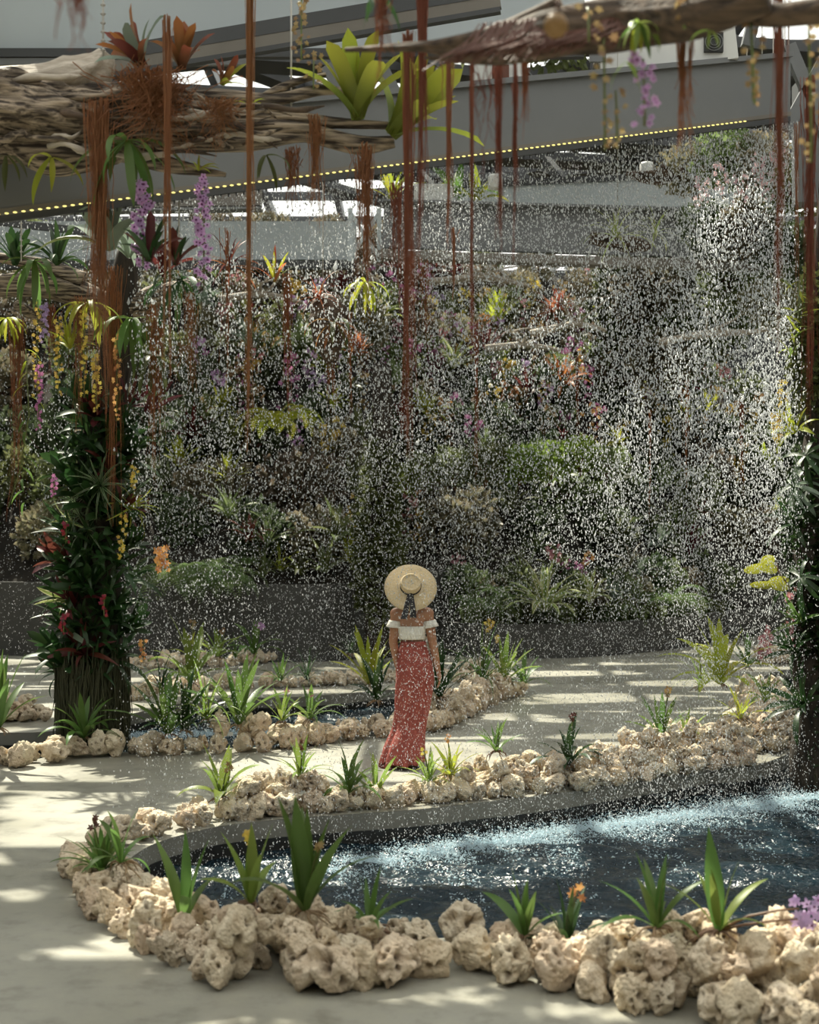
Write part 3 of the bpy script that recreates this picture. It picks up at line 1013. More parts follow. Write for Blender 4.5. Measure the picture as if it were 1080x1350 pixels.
# ================================================================== falling water
def drops_mesh(name, C, rad, length, lean):
    """C (n,3) centres; each drop a slim six-cornered bead"""
    n = len(C)
    base = np.array([[1, 0, 0], [0, 1, 0], [-1, 0, 0], [0, -1, 0]], float)
    V = np.empty((n, 6, 3))
    ax = np.stack([lean[:, 0], lean[:, 1], np.ones(n)], 1)
    V[:, 0] = C + ax * (length * 0.62)[:, None]
    V[:, 5] = C - ax * (length * 0.38)[:, None]
    for k in range(4):
        V[:, 1 + k] = C + base[k] * rad[:, None] - ax * (length * 0.08)[:, None]
    F = np.array([[0, 1, 2], [0, 2, 3], [0, 3, 4], [0, 4, 1], [5, 2, 1], [5, 3, 2], [5, 4, 3], [5, 1, 4]])
    Fa = (np.arange(n)[:, None, None] * 6 + F[None]).reshape(-1, 3)
    me = bpy.data.meshes.new(name)
    me.vertices.add(n * 6)
    me.vertices.foreach_set('co', V.astype(np.float32).ravel())
    me.loops.add(len(Fa) * 3)
    me.loops.foreach_set('vertex_index', Fa.astype(np.int32).ravel())
    me.polygons.add(len(Fa))
    me.polygons.foreach_set('loop_start', np.arange(0, len(Fa) * 3, 3, dtype=np.int32))
    me.polygons.foreach_set('use_smooth', np.ones(len(Fa), bool))
    me.update(calc_edges=True)
    return me


def curtain(name, label, xa, xb, pitch, fy, fz, zb, gap, rad, rows, dens, spread=1.0, group=None):
    """streams of drops from a row of nozzles down to the water"""
    Cs, Rs, Ls = [], [], []
    for r in range(rows):
        xs = np.arange(xa, xb, pitch)
        for x in xs:
            zt = fz(x) - 0.07
            dn = dens(x)
            n = int((zt - zb) / gap * dn)
            if n <= 0: continue
            z = zt - (zt - zb) * np.sort(NPR.random(n) if r else (np.arange(n) + NPR.random(n) * .8) / n)
            fall = (zt - z)
            s = (0.004 + 0.022 * fall ** 1.1) * spread
            cx = x + NPR.normal(0, 1, n) * s
            cy = fy(x) + 0.03 + (r - .5) * 0.10 + NPR.normal(0, 1, n) * (0.012 + s * 1.6)
            Cs.append(np.stack([cx, cy, z], 1))
            q = NPR.lognormal(0, 0.30, n) * (1 + .25 * min(1, max(0, (x - .8) / 1.2)) if rows == 3 else 1)
            q = q * (.60 + .45 * np.clip((z - 1.3) / 1.8, 0, 1))
            Rs.append(rad * q)
            Ls.append(rad * q * NPR.uniform(2.6, 5.6, n))
    C, R, L = np.concatenate(Cs), np.concatenate(Rs), np.concatenate(Ls)
    zmax = C[:, 2].max()
    o = link(name, drops_mesh(name, C, R, L, NPR.normal(0, 1, (len(C), 2)) * np.clip(.03 + .04 * (zmax - C[:, 2:3]), 0, .2)), DROPM)
    return tag(o, label, 'water', group, 'stuff'), len(C)


def d1(x):
    # fuller streams towards the right end, gaps between the nozzle groups
    b_ = 0.72 + 0.45 * np.clip((x + 0.4) / 3.0, 0, 1)
    b_ *= 0.62 + 0.38 * (math.sin(x * 5.3) * math.sin(x * 2.1 + 1) > -0.25)
    u = np.clip((x - .5) / 1.4, 0, 1)
    b_ = b_ * (1 - u) + 1.45 * u * (.8 + .2 * math.sin(x * 9))
    return b_


o_, n_ = curtain('water_curtain', 'front curtain of falling drops from the big girder into the front pond', -1.7, 3.20, 0.022, c1y, c1z, -0.2, 0.031, 0.0034, 3, d1)
print('drops', n_)
o_, n_ = curtain('water_curtain', 'back curtain of falling drops over the back pond on the left and behind the woman', -6.2, 1.6, 0.040, c2y, c2z, -0.2, 0.042, 0.0043, 2, lambda x: 0.75 + 0.4 * math.sin(x * 3.1) * math.sin(x * 1.3), 1.2)
print('drops', n_)
o_, n_ = curtain('water_curtain', 'farthest thin veil of drops in front of the planted bank', -4.6, 5.4, 0.07, lambda x: 21.4 - 0.05 * x, lambda x: 6.7, 0.0, 0.08, 0.0058, 1, lambda x: 0.8, 1.6)
print('drops', n_)

# splash where the front curtain meets the pond
n = 46000
x = NPR.uniform(-0.55, 4.0, n)
amp = 0.35 + 0.65 * np.clip((x + 0.6) / 0.8, 0, 1)
y = c1y(x) + 0.03 + NPR.normal(0, 1, n) * np.where(NPR.random(n) < .6, .06, .22)
z = -0.222 + NPR.exponential(0.020, n) * amp
keep = NPR.random(n) < amp
C = np.stack([x, y, z], 1)[keep]
r = 0.0042 * NPR.lognormal(0, .35, len(C))
tag(link('splash', drops_mesh('splash', C, r, r * 1.8, NPR.normal(0, .6, (len(C), 2))), FOAMM), 'bright splash line where the front curtain strikes the pond', 'water', kind='stuff')
n = 6000
x = NPR.uniform(-2.6, -0.2, n); y = c2y(x) + NPR.normal(0, .12, n)
C = np.stack([x - 1.0, y - 1.5, np.full(n, -0.2) + NPR.exponential(0.02, n)], 1)
C = C[[pip(a, b_, back_pond) for a, b_, _ in C]]
r = 0.005 * NPR.lognormal(0, .35, len(C))
tag(link('splash', drops_mesh('splash', C, r, r * 1.8, NPR.normal(0, .6, (len(C), 2))), FOAMM), 'white froth on the back pond beside the planted column', 'water', kind='stuff')

n = 7000  # white beads, added in place of sun glints on the water
x = NPR.uniform(-1.2, 3.4, n)
x = x + .25 * np.sin(x * 9)
y = c1y(x) - np.abs(NPR.normal(0, 1.1, n)) + .25
C = np.stack([x, y, -0.213 + NPR.exponential(0.006, n)], 1)
C = C[[pip(a, b_, front_pond) for a, b_, _ in C]]
r = 0.0034 * NPR.lognormal(0, .5, len(C))
tag(link('splash', drops_mesh('splash', C, r, r * 1.4, NPR.normal(0, .6, (len(C), 2))), FOAMM), 'scattered white beads added as sun sparkle over the rippled front pond', 'water', kind='stuff')


# ================================================================== plants: shared leaf and flower shapes
def leaf_mesh(w, elev, bend, prof, segs=8, fold=0.22, wave=0.0, twist=0.0, base=0.03):
    """a unit-length leaf leaving the origin along +X; w = widest half-width"""
    mb = MB()
    vv, ed, al = [], [], []
    x = z = 0.0
    for i in range(segs + 1):
        s = i / segs
        a = elev - bend * s ** 1.25
        if i:
            x += math.cos(a) / segs
            z += math.sin(a) / segs
        hw = max(w * prof(s), 0.0015)
        nx_, nz_ = -math.sin(a), math.cos(a)
        up = fold * hw
        wv = wave * math.sin(s * 9) * hw
        tw = twist * s
        for k, sgn in ((0, -1), (1, 0), (2, 1)):
            lift = up * abs(sgn) + wv * sgn + math.sin(tw) * hw * sgn
            vv.append((base + x + nx_ * lift, sgn * hw * math.cos(tw), z + nz_ * lift))
            ed.append(abs(sgn) * 1.0)
            al.append(s)
    ff = []
    for i in range(segs):
        a = i * 3
        ff += [(a, a + 3, a + 4, a + 1), (a + 1, a + 4, a + 5, a + 2)]
    mb.add(vv, ff, edge=ed, along=al)
    return mb.mesh('leaf')


def prof_strap(s): return min(1, 0.45 + s * 2.2) * (1 - max(0, (s - 0.55) / 0.45) ** 2.2)
def prof_lance(s): return (math.sin(PI * min(1, s * 0.92 + 0.08)) ** 0.8) * (0.6 + 0.4 * (1 - s))
def prof_tongue(s): return min(1, 0.75 + s) * math.sqrt(max(0, 1 - max(0, (s - 0.72) / 0.28) ** 2))
def prof_blade(s): return min(1, 0.6 + s * 3) * (1 - s) ** 0.7
def prof_oval(s): return math.sin(PI * min(1, s * 0.95 + 0.03)) ** 0.75


def style(w, prof, elevs, bends, fold=.22, wave=0.0, segs=8):
    out_ = []
    for i, (e, b_) in enumerate(zip(elevs, bends)):
        out_.append(leaf_mesh(w, e, b_, prof, segs, fold, wave, 0.3 * (-1) ** i))
    return out_


R_ = math.radians
STY = {
    'strap': style(.062, prof_strap, [R_(84), R_(70), R_(58), R_(46)], [R_(30), R_(55), R_(75), R_(90)]),
    'stiff': style(.055, prof_strap, [R_(87), R_(76), R_(64), R_(50)], [R_(10), R_(22), R_(35), R_(45)]),
    'broad': style(.14, prof_lance, [R_(86), R_(74), R_(62), R_(45)], [R_(15), R_(35), R_(60), R_(80)], .3),
    'lance': style(.078, prof_lance, [R_(84), R_(72), R_(58), R_(42)], [R_(15), R_(30), R_(45), R_(65)], .25),
    'grass': style(.026, prof_blade, [R_(85), R_(72), R_(58), R_(42)], [R_(35), R_(75), R_(95), R_(105)], .2),
    'upright': style(.105, prof_lance, [R_(88), R_(81), R_(74), R_(58)], [R_(5), R_(12), R_(24), R_(50)], .3),
    'tongue': style(.10, prof_tongue, [R_(87), R_(79), R_(70), R_(58)], [R_(10), R_(20), R_(32), R_(50)], .35),
    'hang': style(.060, prof_strap, [R_(20), R_(0), R_(-25), R_(-50)], [R_(95), R_(80), R_(60), R_(40)]),
    'hangbroad': style(.105, prof_lance, [R_(10), R_(-15), R_(-40), R_(-60)], [R_(80), R_(65), R_(45), R_(30)]),
    'spider': style(.034, prof_blade, [R_(80), R_(55), R_(25), R_(0)], [R_(60), R_(80), R_(80), R_(60)]),
}


def petal_verts(l, w, droop, ang, cup=0.2):
    c, s = math.cos(ang), math.sin(ang)
    pts = [(0, 0, 0), (l * .45, -w, cup * l * .3), (l * .45, w, cup * l * .3), (l * .85, -w * .6, -droop * l * .5), (l * .85, w * .6, -droop * l * .5), (l, 0, -droop * l)]
    return [(x * c - y * s, x * s + y * c, z) for x, y, z in pts]


PF = [(0, 1, 2), (1, 3, 4, 2), (3, 5, 4)]


def blossom_mesh(n=5, l=1.0, w=.34, droop=.15, lip=True):
    mb = MB()
    for k in range(n):
        mb.add(petal_verts(l * (1 if k % 2 == 0 else .9), w, droop, 2 * PI * k / n), PF, edge=[0, 1, 1, 1, 1, 1], along=[0, .5, .5, .8, .8, 1])
    return mb.mesh('blossom')


def lip_mesh():
    mb = MB()
    mb.lathe([(0.0, -.02), (.16, .05), (.22, .16), (.12, .26), (0.0, .28)], 7)
    return mb.mesh('lip')


BLOS = [blossom_mesh(5, 1, .36, .12), blossom_mesh(5, 1, .30, .35), blossom_mesh(6, 1, .24, -.1)]
LIP = lip_mesh()


def blossom(parent, loc, size, mat, facing=None, lip=None, name='blossom'):
    d = Vector(facing) if facing else Vector((random.uniform(-.6, .6), -1, random.uniform(-.3, .5)))
    q = d.to_track_quat('Z', 'Y')
    e = (q @ Euler((0, 0, random.uniform(0, 6.28))).to_quaternion()).to_euler()
    o = link_mat(name, random.choice(BLOS), mat, parent, loc, e, size)
    if lip:
        link_mat('lip', LIP, lip, o, (0, 0, .03), (0, 0, 0), 1.0)
    return o


def rosette(name, label, loc, sty, n, size, mat, cat='plant', group=None, tilt=None, wide=0.0, az=None, vary=.22, mats=None, inner=0.0, flower=None, arc=None):
    """a plant of separate leaves round a crown; flower = (material, count, height share, size)"""
    rot = (0, 0, 0)
    if tilt is not None:
        rot = Vector(tilt).to_track_quat('Z', 'Y').to_euler()
    t_ = thing(name, label, cat, tuple(loc), tuple(rot), group)
    fill_rosette(t_, sty, n, size, mat, wide, vary, mats, arc)
    if flower:
        fm, cnt, hs, fs = flower
        for k in range(max(1, cnt // 4)):
            a = random.uniform(0, 6.28)
            top = Vector((math.cos(a) * .18, math.sin(a) * .18 - .06, hs)) * size
            mid = top * .5 + Vector((0, 0, .12 * size))
            MB().tube([(0, 0, 0), mid, top], [.006, .005, .003], 5).build('flower_stem', STEM, t_)
            for j in range(min(4, cnt)):
                f = 1 - j * .10
                q = mid.lerp(top, f) + Vector((random.uniform(-1, 1), random.uniform(-1, .3), random.uniform(-1, 1))) * fs * .9
                blossom(t_, q, fs, fm)
    return t_


def fill_rosette(t_, sty, n, size, mat, wide=0.0, vary=.22, mats=None, arc=None):
    protos = STY[sty]
    a0 = random.uniform(0, 6.28)
    for i in range(n):
        f = i / max(1, n - 1)
        k = min(3, int(min(0.999, f + wide * (1 - f)) * 4))
        a = a0 + i * 2.39996
        if arc:
            a = arc[0] + (arc[1] - arc[0]) * ((i * .618) % 1)
        L = size * random.uniform(1 - vary, 1 + vary * .6)
        link_mat('leaf', protos[k], (random.choice(mats) if mats else mat), t_, (0, 0, 0), (random.uniform(-.12, .12), random.uniform(-.12, .12), a), L)


# ------------------------------------------------------------------ plants on the stones, nearest first
def on_stone(px, py, Y=None, z=None):
    """crown at pixel (px, py): given its level z above the floor"""
    return G(px, py, z if z is not None else .2)


def roots_tuft(t_, n, r, mat, loc=(0, 0, 0)):
    mb = MB()
    for i in range(n):
        a = random.uniform(0, 6.28)
        q = [Vector(loc)]
        for k in range(4):
            q.append(q[-1] + Vector((math.cos(a) * r * .3, math.sin(a) * r * .3, -r * .12 * k)) + Vector((random.uniform(-1, 1), random.uniform(-1, 1), random.uniform(-.3, .5))) * r * .18)
        mb.tube(q, [.006, .006, .005, .004, .002], 4)
    mb.build('root', mat, t_)


# (x, y, height of the crown, style, leaves, size, material, name, label, flower)
FRONT = [
    (135, 1165, .20, 'lance', 34, .25, L_MID, 'orchid_plant', 'bushy dark leaved plant on the left tip of the nearest stone border', (F_BROWN, 4, 1.1, .022)),
    (160, 1150, .18, 'strap', 7, .26, L_MID, 'orchid_plant', 'loose strap leaved plant right of the bushy one at the left border tip', None),
    (243, 1228, .22, 'upright', 3, .36, L_MID, 'orchid_plant', 'dark leaved plant leaning right on the nearest border, left of the yellow flowered plant', None),
    (331, 1204, .32, 'upright', 5, .30, L_LIGHT, 'orchid_plant', 'light green plant with a yellow bloom left of the tallest broad leaf plant', (F_YEL, 4, .85, .028)),
    (402, 1214, .40, 'upright', 6, .44, L_MID, 'orchid_plant', 'tallest broad leaf plant in the middle of the nearest stone border', (F_TAN, 4, .65, .02)),
    (488, 1238, .36, 'lance', 7, .25, L_MID, 'orchid_plant', 'spreading green plant on the nearest border right of the tallest broad leaf plant', None),
    (692, 1248, .24, 'upright', 5, .26, L_MID, 'orchid_plant', 'upright dark green plant at the low gap of the nearest stone border', None),
    (748, 1262, .30, 'lance', 9, .24, L_DARK, 'potted_orchid', 'orange flowered plant in a black pot between the near stones', (F_ORA, 4, .95, .026)),
    (866, 1238, .40, 'lance', 8, .28, L_MID, 'orchid_plant', 'plant with arching side leaves on the near border left of the purple flower', None),
    (948, 1242, .42, 'lance', 6, .28, L_LIGHT, 'orchid_plant', 'plant with one tall leaf and a purple flower at the right of the near border', None),
    # far rim of the front pond
    (292, 1054, .28, 'broad', 5, .28, L_LIGHT, 'orchid_plant', 'small plant with three leaves and tan flowers on the left of the pond rim', (F_TAN, 4, .62, .022)),
    (396, 1028, .30, 'lance', 12, .22, L_LIGHT, 'orchid_plant', 'light green leafy plant with brown blooms on the pond rim, left of the grassy tuft', (F_BROWN, 4, .9, .018)),
    (460, 1050, .2, 'strap', 11, .28, L_MID, 'orchid_plant', 'grassy arching tuft on the pond rim left of the trailing sandal', None),
    (495, 1052, .18, 'stiff', 6, .26, L_LIGHT, 'orchid_plant', 'narrow upright plant on the pond rim just below the trailing sandal', None),
    (566, 1036, .20, 'lance', 14, .20, L_LIGHT, 'orchid_plant', 'bushy yellow green plant right at the hem of the red skirt', (F_YEL, 4, 1.0, .018)),
    (594, 1026, .24, 'lance', 11, .22, L_YEL, 'orchid_plant', 'leafy plant with an orange flower right of the skirt hem', (F_ORA, 4, 1.1, .018)),
    (655, 994, .26, 'lance', 8, .22, L_MID, 'orchid_plant', 'low spreading plant on top of the rim stones right of the skirt', None),
    (750, 1012, .24, 'strap', 13, .30, L_DARK, 'orchid_plant', 'dark leaved plant with brown flower heads on the middle of the pond rim', (F_BROWN, 8, 1.05, .022)),
    (872, 976, .26, 'stiff', 8, .30, L_MID, 'orchid_plant', 'plant with tan flower heads on the pond rim near the right heap of stones', (F_TAN, 8, 1.1, .026)),
    (905, 978, .26, 'lance', 8, .22, L_LIGHT, 'orchid_plant', 'light green plant right beside the one with tan flower heads', None),
    # right heap
    (976, 948, .36, 'lance', 7, .24, L_YEL, 'orchid_plant', 'yellow green fan of leaves low on the right stone heap', None),
    (1010, 926, .36, 'strap', 9, .26, L_LIGHT, 'orchid_plant', 'small light green plant near the top right of the stone heap', None),
    (950, 902, .34, 'strap', 11, .62, L_YEL, 'orchid_plant', 'tall yellow green plant with pointed leaves on the far end of the right heap', None),
    (925, 905, .26, 'grass', 16, .40, L_LIGHT, 'orchid_plant', 'grassy plant with dull violet flowers left of the tall yellow green one', (F_BROWN, 4, .9, .03)),
    (985, 880, .36, 'lance', 5, .40, L_MID, 'orchid_plant', 'plant with a coral pink flower spike on the right heap', None),
    # near side of the back pond
    (110, 980, .18, 'strap', 14, .34, L_MID, 'bromeliad', 'arching rosette on the ground right in front of the planted column', None),
    (-2, 968, .30, 'stiff', 10, .52, L_MID, 'orchid_plant', 'tall leaved plant cut by the left picture edge above the stones', (F_PINK, 4, .8, .022)),
    (222, 975, .22, 'stiff', 9, .48, L_MID, 'orchid_plant', 'loose plant with one leaf leaning left, right of the planted column', None),
    (243, 970, .24, 'lance', 9, .40, L_DARK, 'orchid_plant', 'dark clump beside the loose leaning plant near the column', None),
    (272, 955, .28, 'grass', 18, .45, L_LIGHT, 'orchid_plant', 'fine light green grassy clump left of the plant with the white tag', None),
    (315, 962, .36, 'stiff', 12, .50, L_MID, 'orchid_plant', 'sword leaved plant with a small white tag on the back pond border', None),
    (372, 958, .30, 'lance', 10, .26, L_LIGHT, 'orchid_plant', 'light green plant with pink bloom right of the sword leaved plant', (F_PINK, 4, .9, .022)),
    (408, 955, .28, 'strap', 9, .30, L_MID, 'orchid_plant', 'arching plant with pinkish flower at the middle of the back pond border', (F_PINK, 4, .7, .022)),
    (497, 930, .12, 'lance', 10, .36, L_DARK, 'orchid_plant', 'dark leaves at the water just left of the red skirt', None),
    (580, 925, .16, 'stiff', 12, .46, L_DARK, 'orchid_plant', 'dark upright leaves by the right hand of the woman', None),
    (636, 905, .34, 'grass', 20, .55, L_MID, 'orchid_plant', 'reedy clump with yellow flowers at the right end of the back pond', (F_YEL, 8, 1.0, .03)),
    (664, 905, .28, 'stiff', 12, .44, L_LIGHT, 'orchid_plant', 'upright light green plant at the right tip of the back pond', (F_YEL, 4, 1.0, .028)),
    (690, 908, .16, 'strap', 6, .36, L_MID, 'orchid_plant', 'thin plant arching right at the very tip of the back pond stones', None),
    # far side of the back pond
    (252, 900, .26, 'strap', 10, .62, L_LIGHT, 'orchid_plant', 'tall light green plant on the far pond border right of the column', (F_TAN, 4, .9, .03)),
    (212, 908, .26, 'grass', 18, .36, L_DARK, 'orchid_plant', 'dark tufted plant on the far border close to the column', None),
    (370, 898, .22, 'lance', 8, .26, L_MID, 'orchid_plant', 'small dark plant on the far border above the pink bloom', None),
    (405, 896, .22, 'grass', 20, .34, L_DARK, 'orchid_plant', 'fine dark grassy tuft in the middle of the far pond border', None),
    (487, 902, .24, 'stiff', 9, .52, L_YEL, 'orchid_plant', 'thin yellow green reed plant just left of the woman', None),
    # farthest row
    (335, 862, .26, 'strap', 9, .42, L_MID, 'orchid_plant', 'strap leaved plant with a lilac flower on the farthest stones', (F_LIL, 4, .8, .05)),
    (287, 866, .28, 'lance', 10, .36, L_LIGHT, 'orchid_plant', 'low light green plant on the farthest stones left of the lilac flower', (F_TAN, 4, .8, .03)),
    (310, 868, .2, 'grass', 12, .3, L_MID, 'orchid_plant', 'tiny grassy plant between two plants on the farthest stones', None),
    (250, 866, .24, 'lance', 8, .3, L_YEL, 'orchid_plant', 'small yellowish plant at the left end of the farthest stones in view', None),
    (462, 862, .2, 'grass', 12, .35, L_DARK, 'orchid_plant', 'dim tuft on the farthest stones left of the green pillar', None),
]
PL = {}
for i, (px, py, h, sty, n, size, mat, nm, lab, fl) in enumerate(FRONT):
    ky = None
    if i < 10: ky, dy = 'nearest', .0
    elif i < 20: ky, dy = 'on the far rim of the front', .0
    elif 25 <= i < 38: ky, dy = 'near side of the back', .0
    loc = G(px, py, h)
    if ky:
        pts = [v for k_, v in BY.items() if ky in k_][0]
        loc = P(px, py, float(np.interp(px, [q[0] for q in pts], [q[1] for q in pts])) + dy)
        loc.z = max(loc.z, .05) + (.05 if ky != 'on the far rim of the front' else .02)
    PL[lab] = rosette(nm, lab, loc, sty, n + (4 if i > 9 else 2), size * (1.3 if i > 9 else 1.15), mat, 'potted plant' if nm == 'potted_orchid' else 'plant', 'orchids planted among the border stones', flower=fl)
    roots_tuft(PL[lab], 9, .10 if G(px, py, h).y < 9 else .08, ROOTP)
t_ = PL['orange flowered plant in a black pot between the near stones']
MB().lathe([(0, -.22), (.05, -.22), (.062, -.06), (.068, -.055), (.068, -.03), (.058, -.03), (.0, -.045)], 20).build('pot', POT, t_)
MB().lathe([(0, -.05), (.06, -.045), (.085, .0), (.05, .035), (0, .04)], 14).build('moss', L_MOSS, t_)
t_ = PL['sword leaved plant with a small white tag on the back pond border']
MB().box(-.06, -.14, -.07, .045, .006, .035).build('plant_tag', WHITE, t_, smooth=False)
t_ = PL['plant with one tall leaf and a purple flower at the right of the near border']
link_mat('leaf', STY['upright'][0], L_MID, t_, (0, 0, 0), (.1, 0, -1.75), .46)
MB().tube([(0, 0, 0), (.12, -.03, .07), (.24, -.05, .10), (.33, -.06, .11)], [.006, .006, .005, .004], 6).build('flower_stem', STEMB, t_)
MB().tube([(0, 0, 0), (.10, -.05, .04), (.22, -.07, .06), (.33, -.07, .07)], [.006, .006, .005, .004], 6).build('flower_stem', STEMB, t_)
for k in range(14):
    blossom(t_, Vector((.36, -.06, .09)) + Vector((random.uniform(-.05, .05), random.uniform(-.05, .05), random.uniform(-.06, .06))), .027, F_VIO, lip=F_LIP if k % 3 == 0 else None)
t_ = PL['plant with a coral pink flower spike on the right heap']
for dx in (.18, .24):
    MB().tube([(0, 0, 0), (dx * .7, 0, .1), (dx, 0, .35), (dx + .05, 0, .5)], [.008, .007, .006, .004], 5).build('flower_stem', STEMB, t_)
    for k in range(16):
        f = random.random()
        blossom(t_, (dx + .05 * f + random.uniform(-.04, .04), random.uniform(-.04, .04), .12 + .4 * f), .04, F_PINK)


# ================================================================== driftwood, trunks, hanging roots
def log_mesh(pts, radii, sides=30, sub=6, rough=.28, groove=9, seed=0, flat=1.0):
    """gnarled timber: a tube along the line with deep lengthwise grooves and knots"""
    line = smooth_line(pts, sub)
    n = len(line)
    rr = np.interp(np.linspace(0, 1, n), np.linspace(0, 1, len(radii)), radii)
    ref = Vector((0.05, 0.2, 1))
    vv, ff = [], []
    s_len = 0
    off = Vector((seed * 7.3, seed * 3.1, seed))
    for i, p in enumerate(line):
        d = line[min(i + 1, n - 1)] - line[max(i - 1, 0)]
        d.normalize()
        s = d.cross(ref)
        if s.length < .1: s = d.cross(Vector((1, 0, 0)))
        s.normalize()
        u = d.cross(s)
        if i: s_len += (p - line[i - 1]).length
        for k in range(sides):
            a = 2 * PI * k / sides + s_len * .5
            c, q = math.cos(a), math.sin(a)
            g = noise.noise(Vector((c * groove * .25, q * groove * .25, s_len * .8)) + off) * .6 + noise.noise(Vector((c * groove * .7, q * groove * .7, s_len * 1.3)) + off * 2) * .5
            kn = noise.noise(Vector((c * .9, q * .9, s_len * 1.6)) + off * 3)
            r = rr[i] * (1 + rough * g + .30 * kn)
            vv.append(p + (s * c + u * q * flat) * r)
    for i in range(n - 1):
        for k in range(sides):
            a, b_ = i * sides + k, i * sides + (k + 1) % sides
            ff.append((a, b_, b_ + sides, a + sides))
    ff.append(tuple(range(sides))[::-1])
    ff.append(tuple(range((n - 1) * sides, n * sides)))
    return MB().add(vv, ff).mesh('wood')


def roots(label, px, py0, py1, width, Y, n, mat=None, spread=1.0, ragged=.6, th=.0027, name='aerial_roots'):
    """a hank of fine roots hanging from a point"""
    top = P(px, py0, Y)
    L = (py1 - py0) * Y / FPX
    w = width * Y / FPX / 2
    mb = MB()
    n = int(n * .85)
    tufts = [(random.gauss(0, .45) * w, random.gauss(0, .3) * w, L * random.uniform(.45, 1.0), w * random.uniform(.18, .45)) for _ in range(max(3, n // 12))]
    tufts[0] = (tufts[0][0], tufts[0][1], L, tufts[0][3])
    for i in range(n):
        loose = i % 6 == 0
        tx, ty, tl, tw = random.choice(tufts)
        l = tl * (1 - ragged * random.random() ** 1.6) if not loose else L * random.uniform(.2, 1.0)
        if loose: tx, ty, tw = random.gauss(0, .8) * w, random.gauss(0, .4) * w, w * .3
        x, y = tx * .8 + random.gauss(0, .6) * tw, ty + random.gauss(0, .6) * tw
        ph, fq, am = random.uniform(0, 6.28), random.uniform(5, 11), random.uniform(.05, .22) * w
        ph2, fq2 = random.uniform(0, 6.28), random.uniform(14, 26)
        pts = []
        m_ = 12
        z0 = (random.random() ** 2) * min(.16 * L, .25) if py0 > 0 else 0
        for k in range(m_ + 1):
            f = k / m_
            pinch = 1 - .35 * math.sin(PI * f)
            fl = 1 + (1.1 * max(0, f - .75) if not loose else 0)
            pts.append((x * pinch * fl + am * math.sin(ph + f * fq) + .3 * am * math.sin(ph2 + f * fq2), y * pinch * fl + am * .6 * math.cos(ph + f * fq), -z0 - max(.3 * l, l - z0) * f))
        t0 = th * random.uniform(.45, 1.25)
        mb.tube(pts, [t0 * (1 - .6 * k / m_) for k in range(m_ + 1)], 3, cap=False)
    o = mb.build(name, mat or ROOT, None)
    o.location = top
    return tag(o, label, 'roots', 'rust brown hanging root hanks')


# the big driftwood log, top left
YL = 8.0
lg = thing('driftwood_log', 'huge weathered driftwood log hung across the upper left of the picture', 'driftwood', tuple(P(120, 150, YL)))
b0 = P(120, 150, YL)
def L_(px, py, Y=YL): return P(px, py, Y) - b0
link('trunk', log_mesh([L_(-70, 150), L_(20, 150), L_(110, 158), L_(200, 155), L_(290, 160, 8.05), L_(360, 172, 8.1)], [.225, .255, .23, .19, .135, .08], 60, 14, .62, 15, 1), WOOD, lg)
link('knuckle', log_mesh([L_(-30, 118), L_(50, 122), L_(100, 108), L_(128, 88), L_(140, 70)], [.10, .15, .16, .10, .05], 30, 8, .45, 8, 2), WOODP, lg)  # paler wood puts the highlight along the log's top into colour
for i, (pts, rr) in enumerate((
        ([L_(180, 140), L_(270, 128), L_(360, 132), L_(420, 120), L_(470, 122)], [.06, .05, .035, .03, .015]),
        ([L_(200, 170), L_(300, 165), L_(390, 170), L_(470, 190), L_(520, 186)], [.09, .07, .055, .05, .03]),
        ([L_(220, 182), L_(320, 188), L_(400, 180), L_(480, 196)], [.07, .055, .04, .03]),
        ([L_(220, 150), L_(300, 148), L_(380, 155), L_(440, 162), L_(520, 166)], [.06, .045, .04, .03, .02]),
        ([L_(140, 190), L_(210, 215), L_(260, 224), L_(298, 230)], [.07, .05, .03, .012]),
        ([L_(330, 140), L_(380, 112), L_(430, 98)], [.03, .022, .01]),
        ([L_(0, 175), L_(60, 205), L_(110, 200), L_(180, 190)], [.09, .11, .1, .06]))):
    link('branch', log_mesh(pts, rr, 16, 6, .3, 7, 10 + i), WOOD, lg)
for i in range(40):
    a = random.uniform(-20, 330)
    b_ = a + random.uniform(40, 130)
    y = random.uniform(135, 190)
    y = random.uniform(104, 212) if a < 160 else random.uniform(140, 200)
    dep = YL - .12 - .12 * math.cos((y - 156) / 60)
    pts = [L_(a, y, dep), L_(a * .7 + b_ * .3, y + random.uniform(-6, 6), dep - .02), L_(a * .35 + b_ * .65, y + random.uniform(-8, 8), dep - .02), L_(b_, y + random.uniform(-12, 14), dep + .05)]
    q = random.uniform(.006, .022)
    MB().tube(smooth_line(pts, 3), [q * .7] + [q * random.uniform(.7, 1.2) for _ in range(7)] + [q * .5, q * .25], 6).build('splinter', (WOOD, WOODP, WOOD, WOODD)[i % 4], lg)
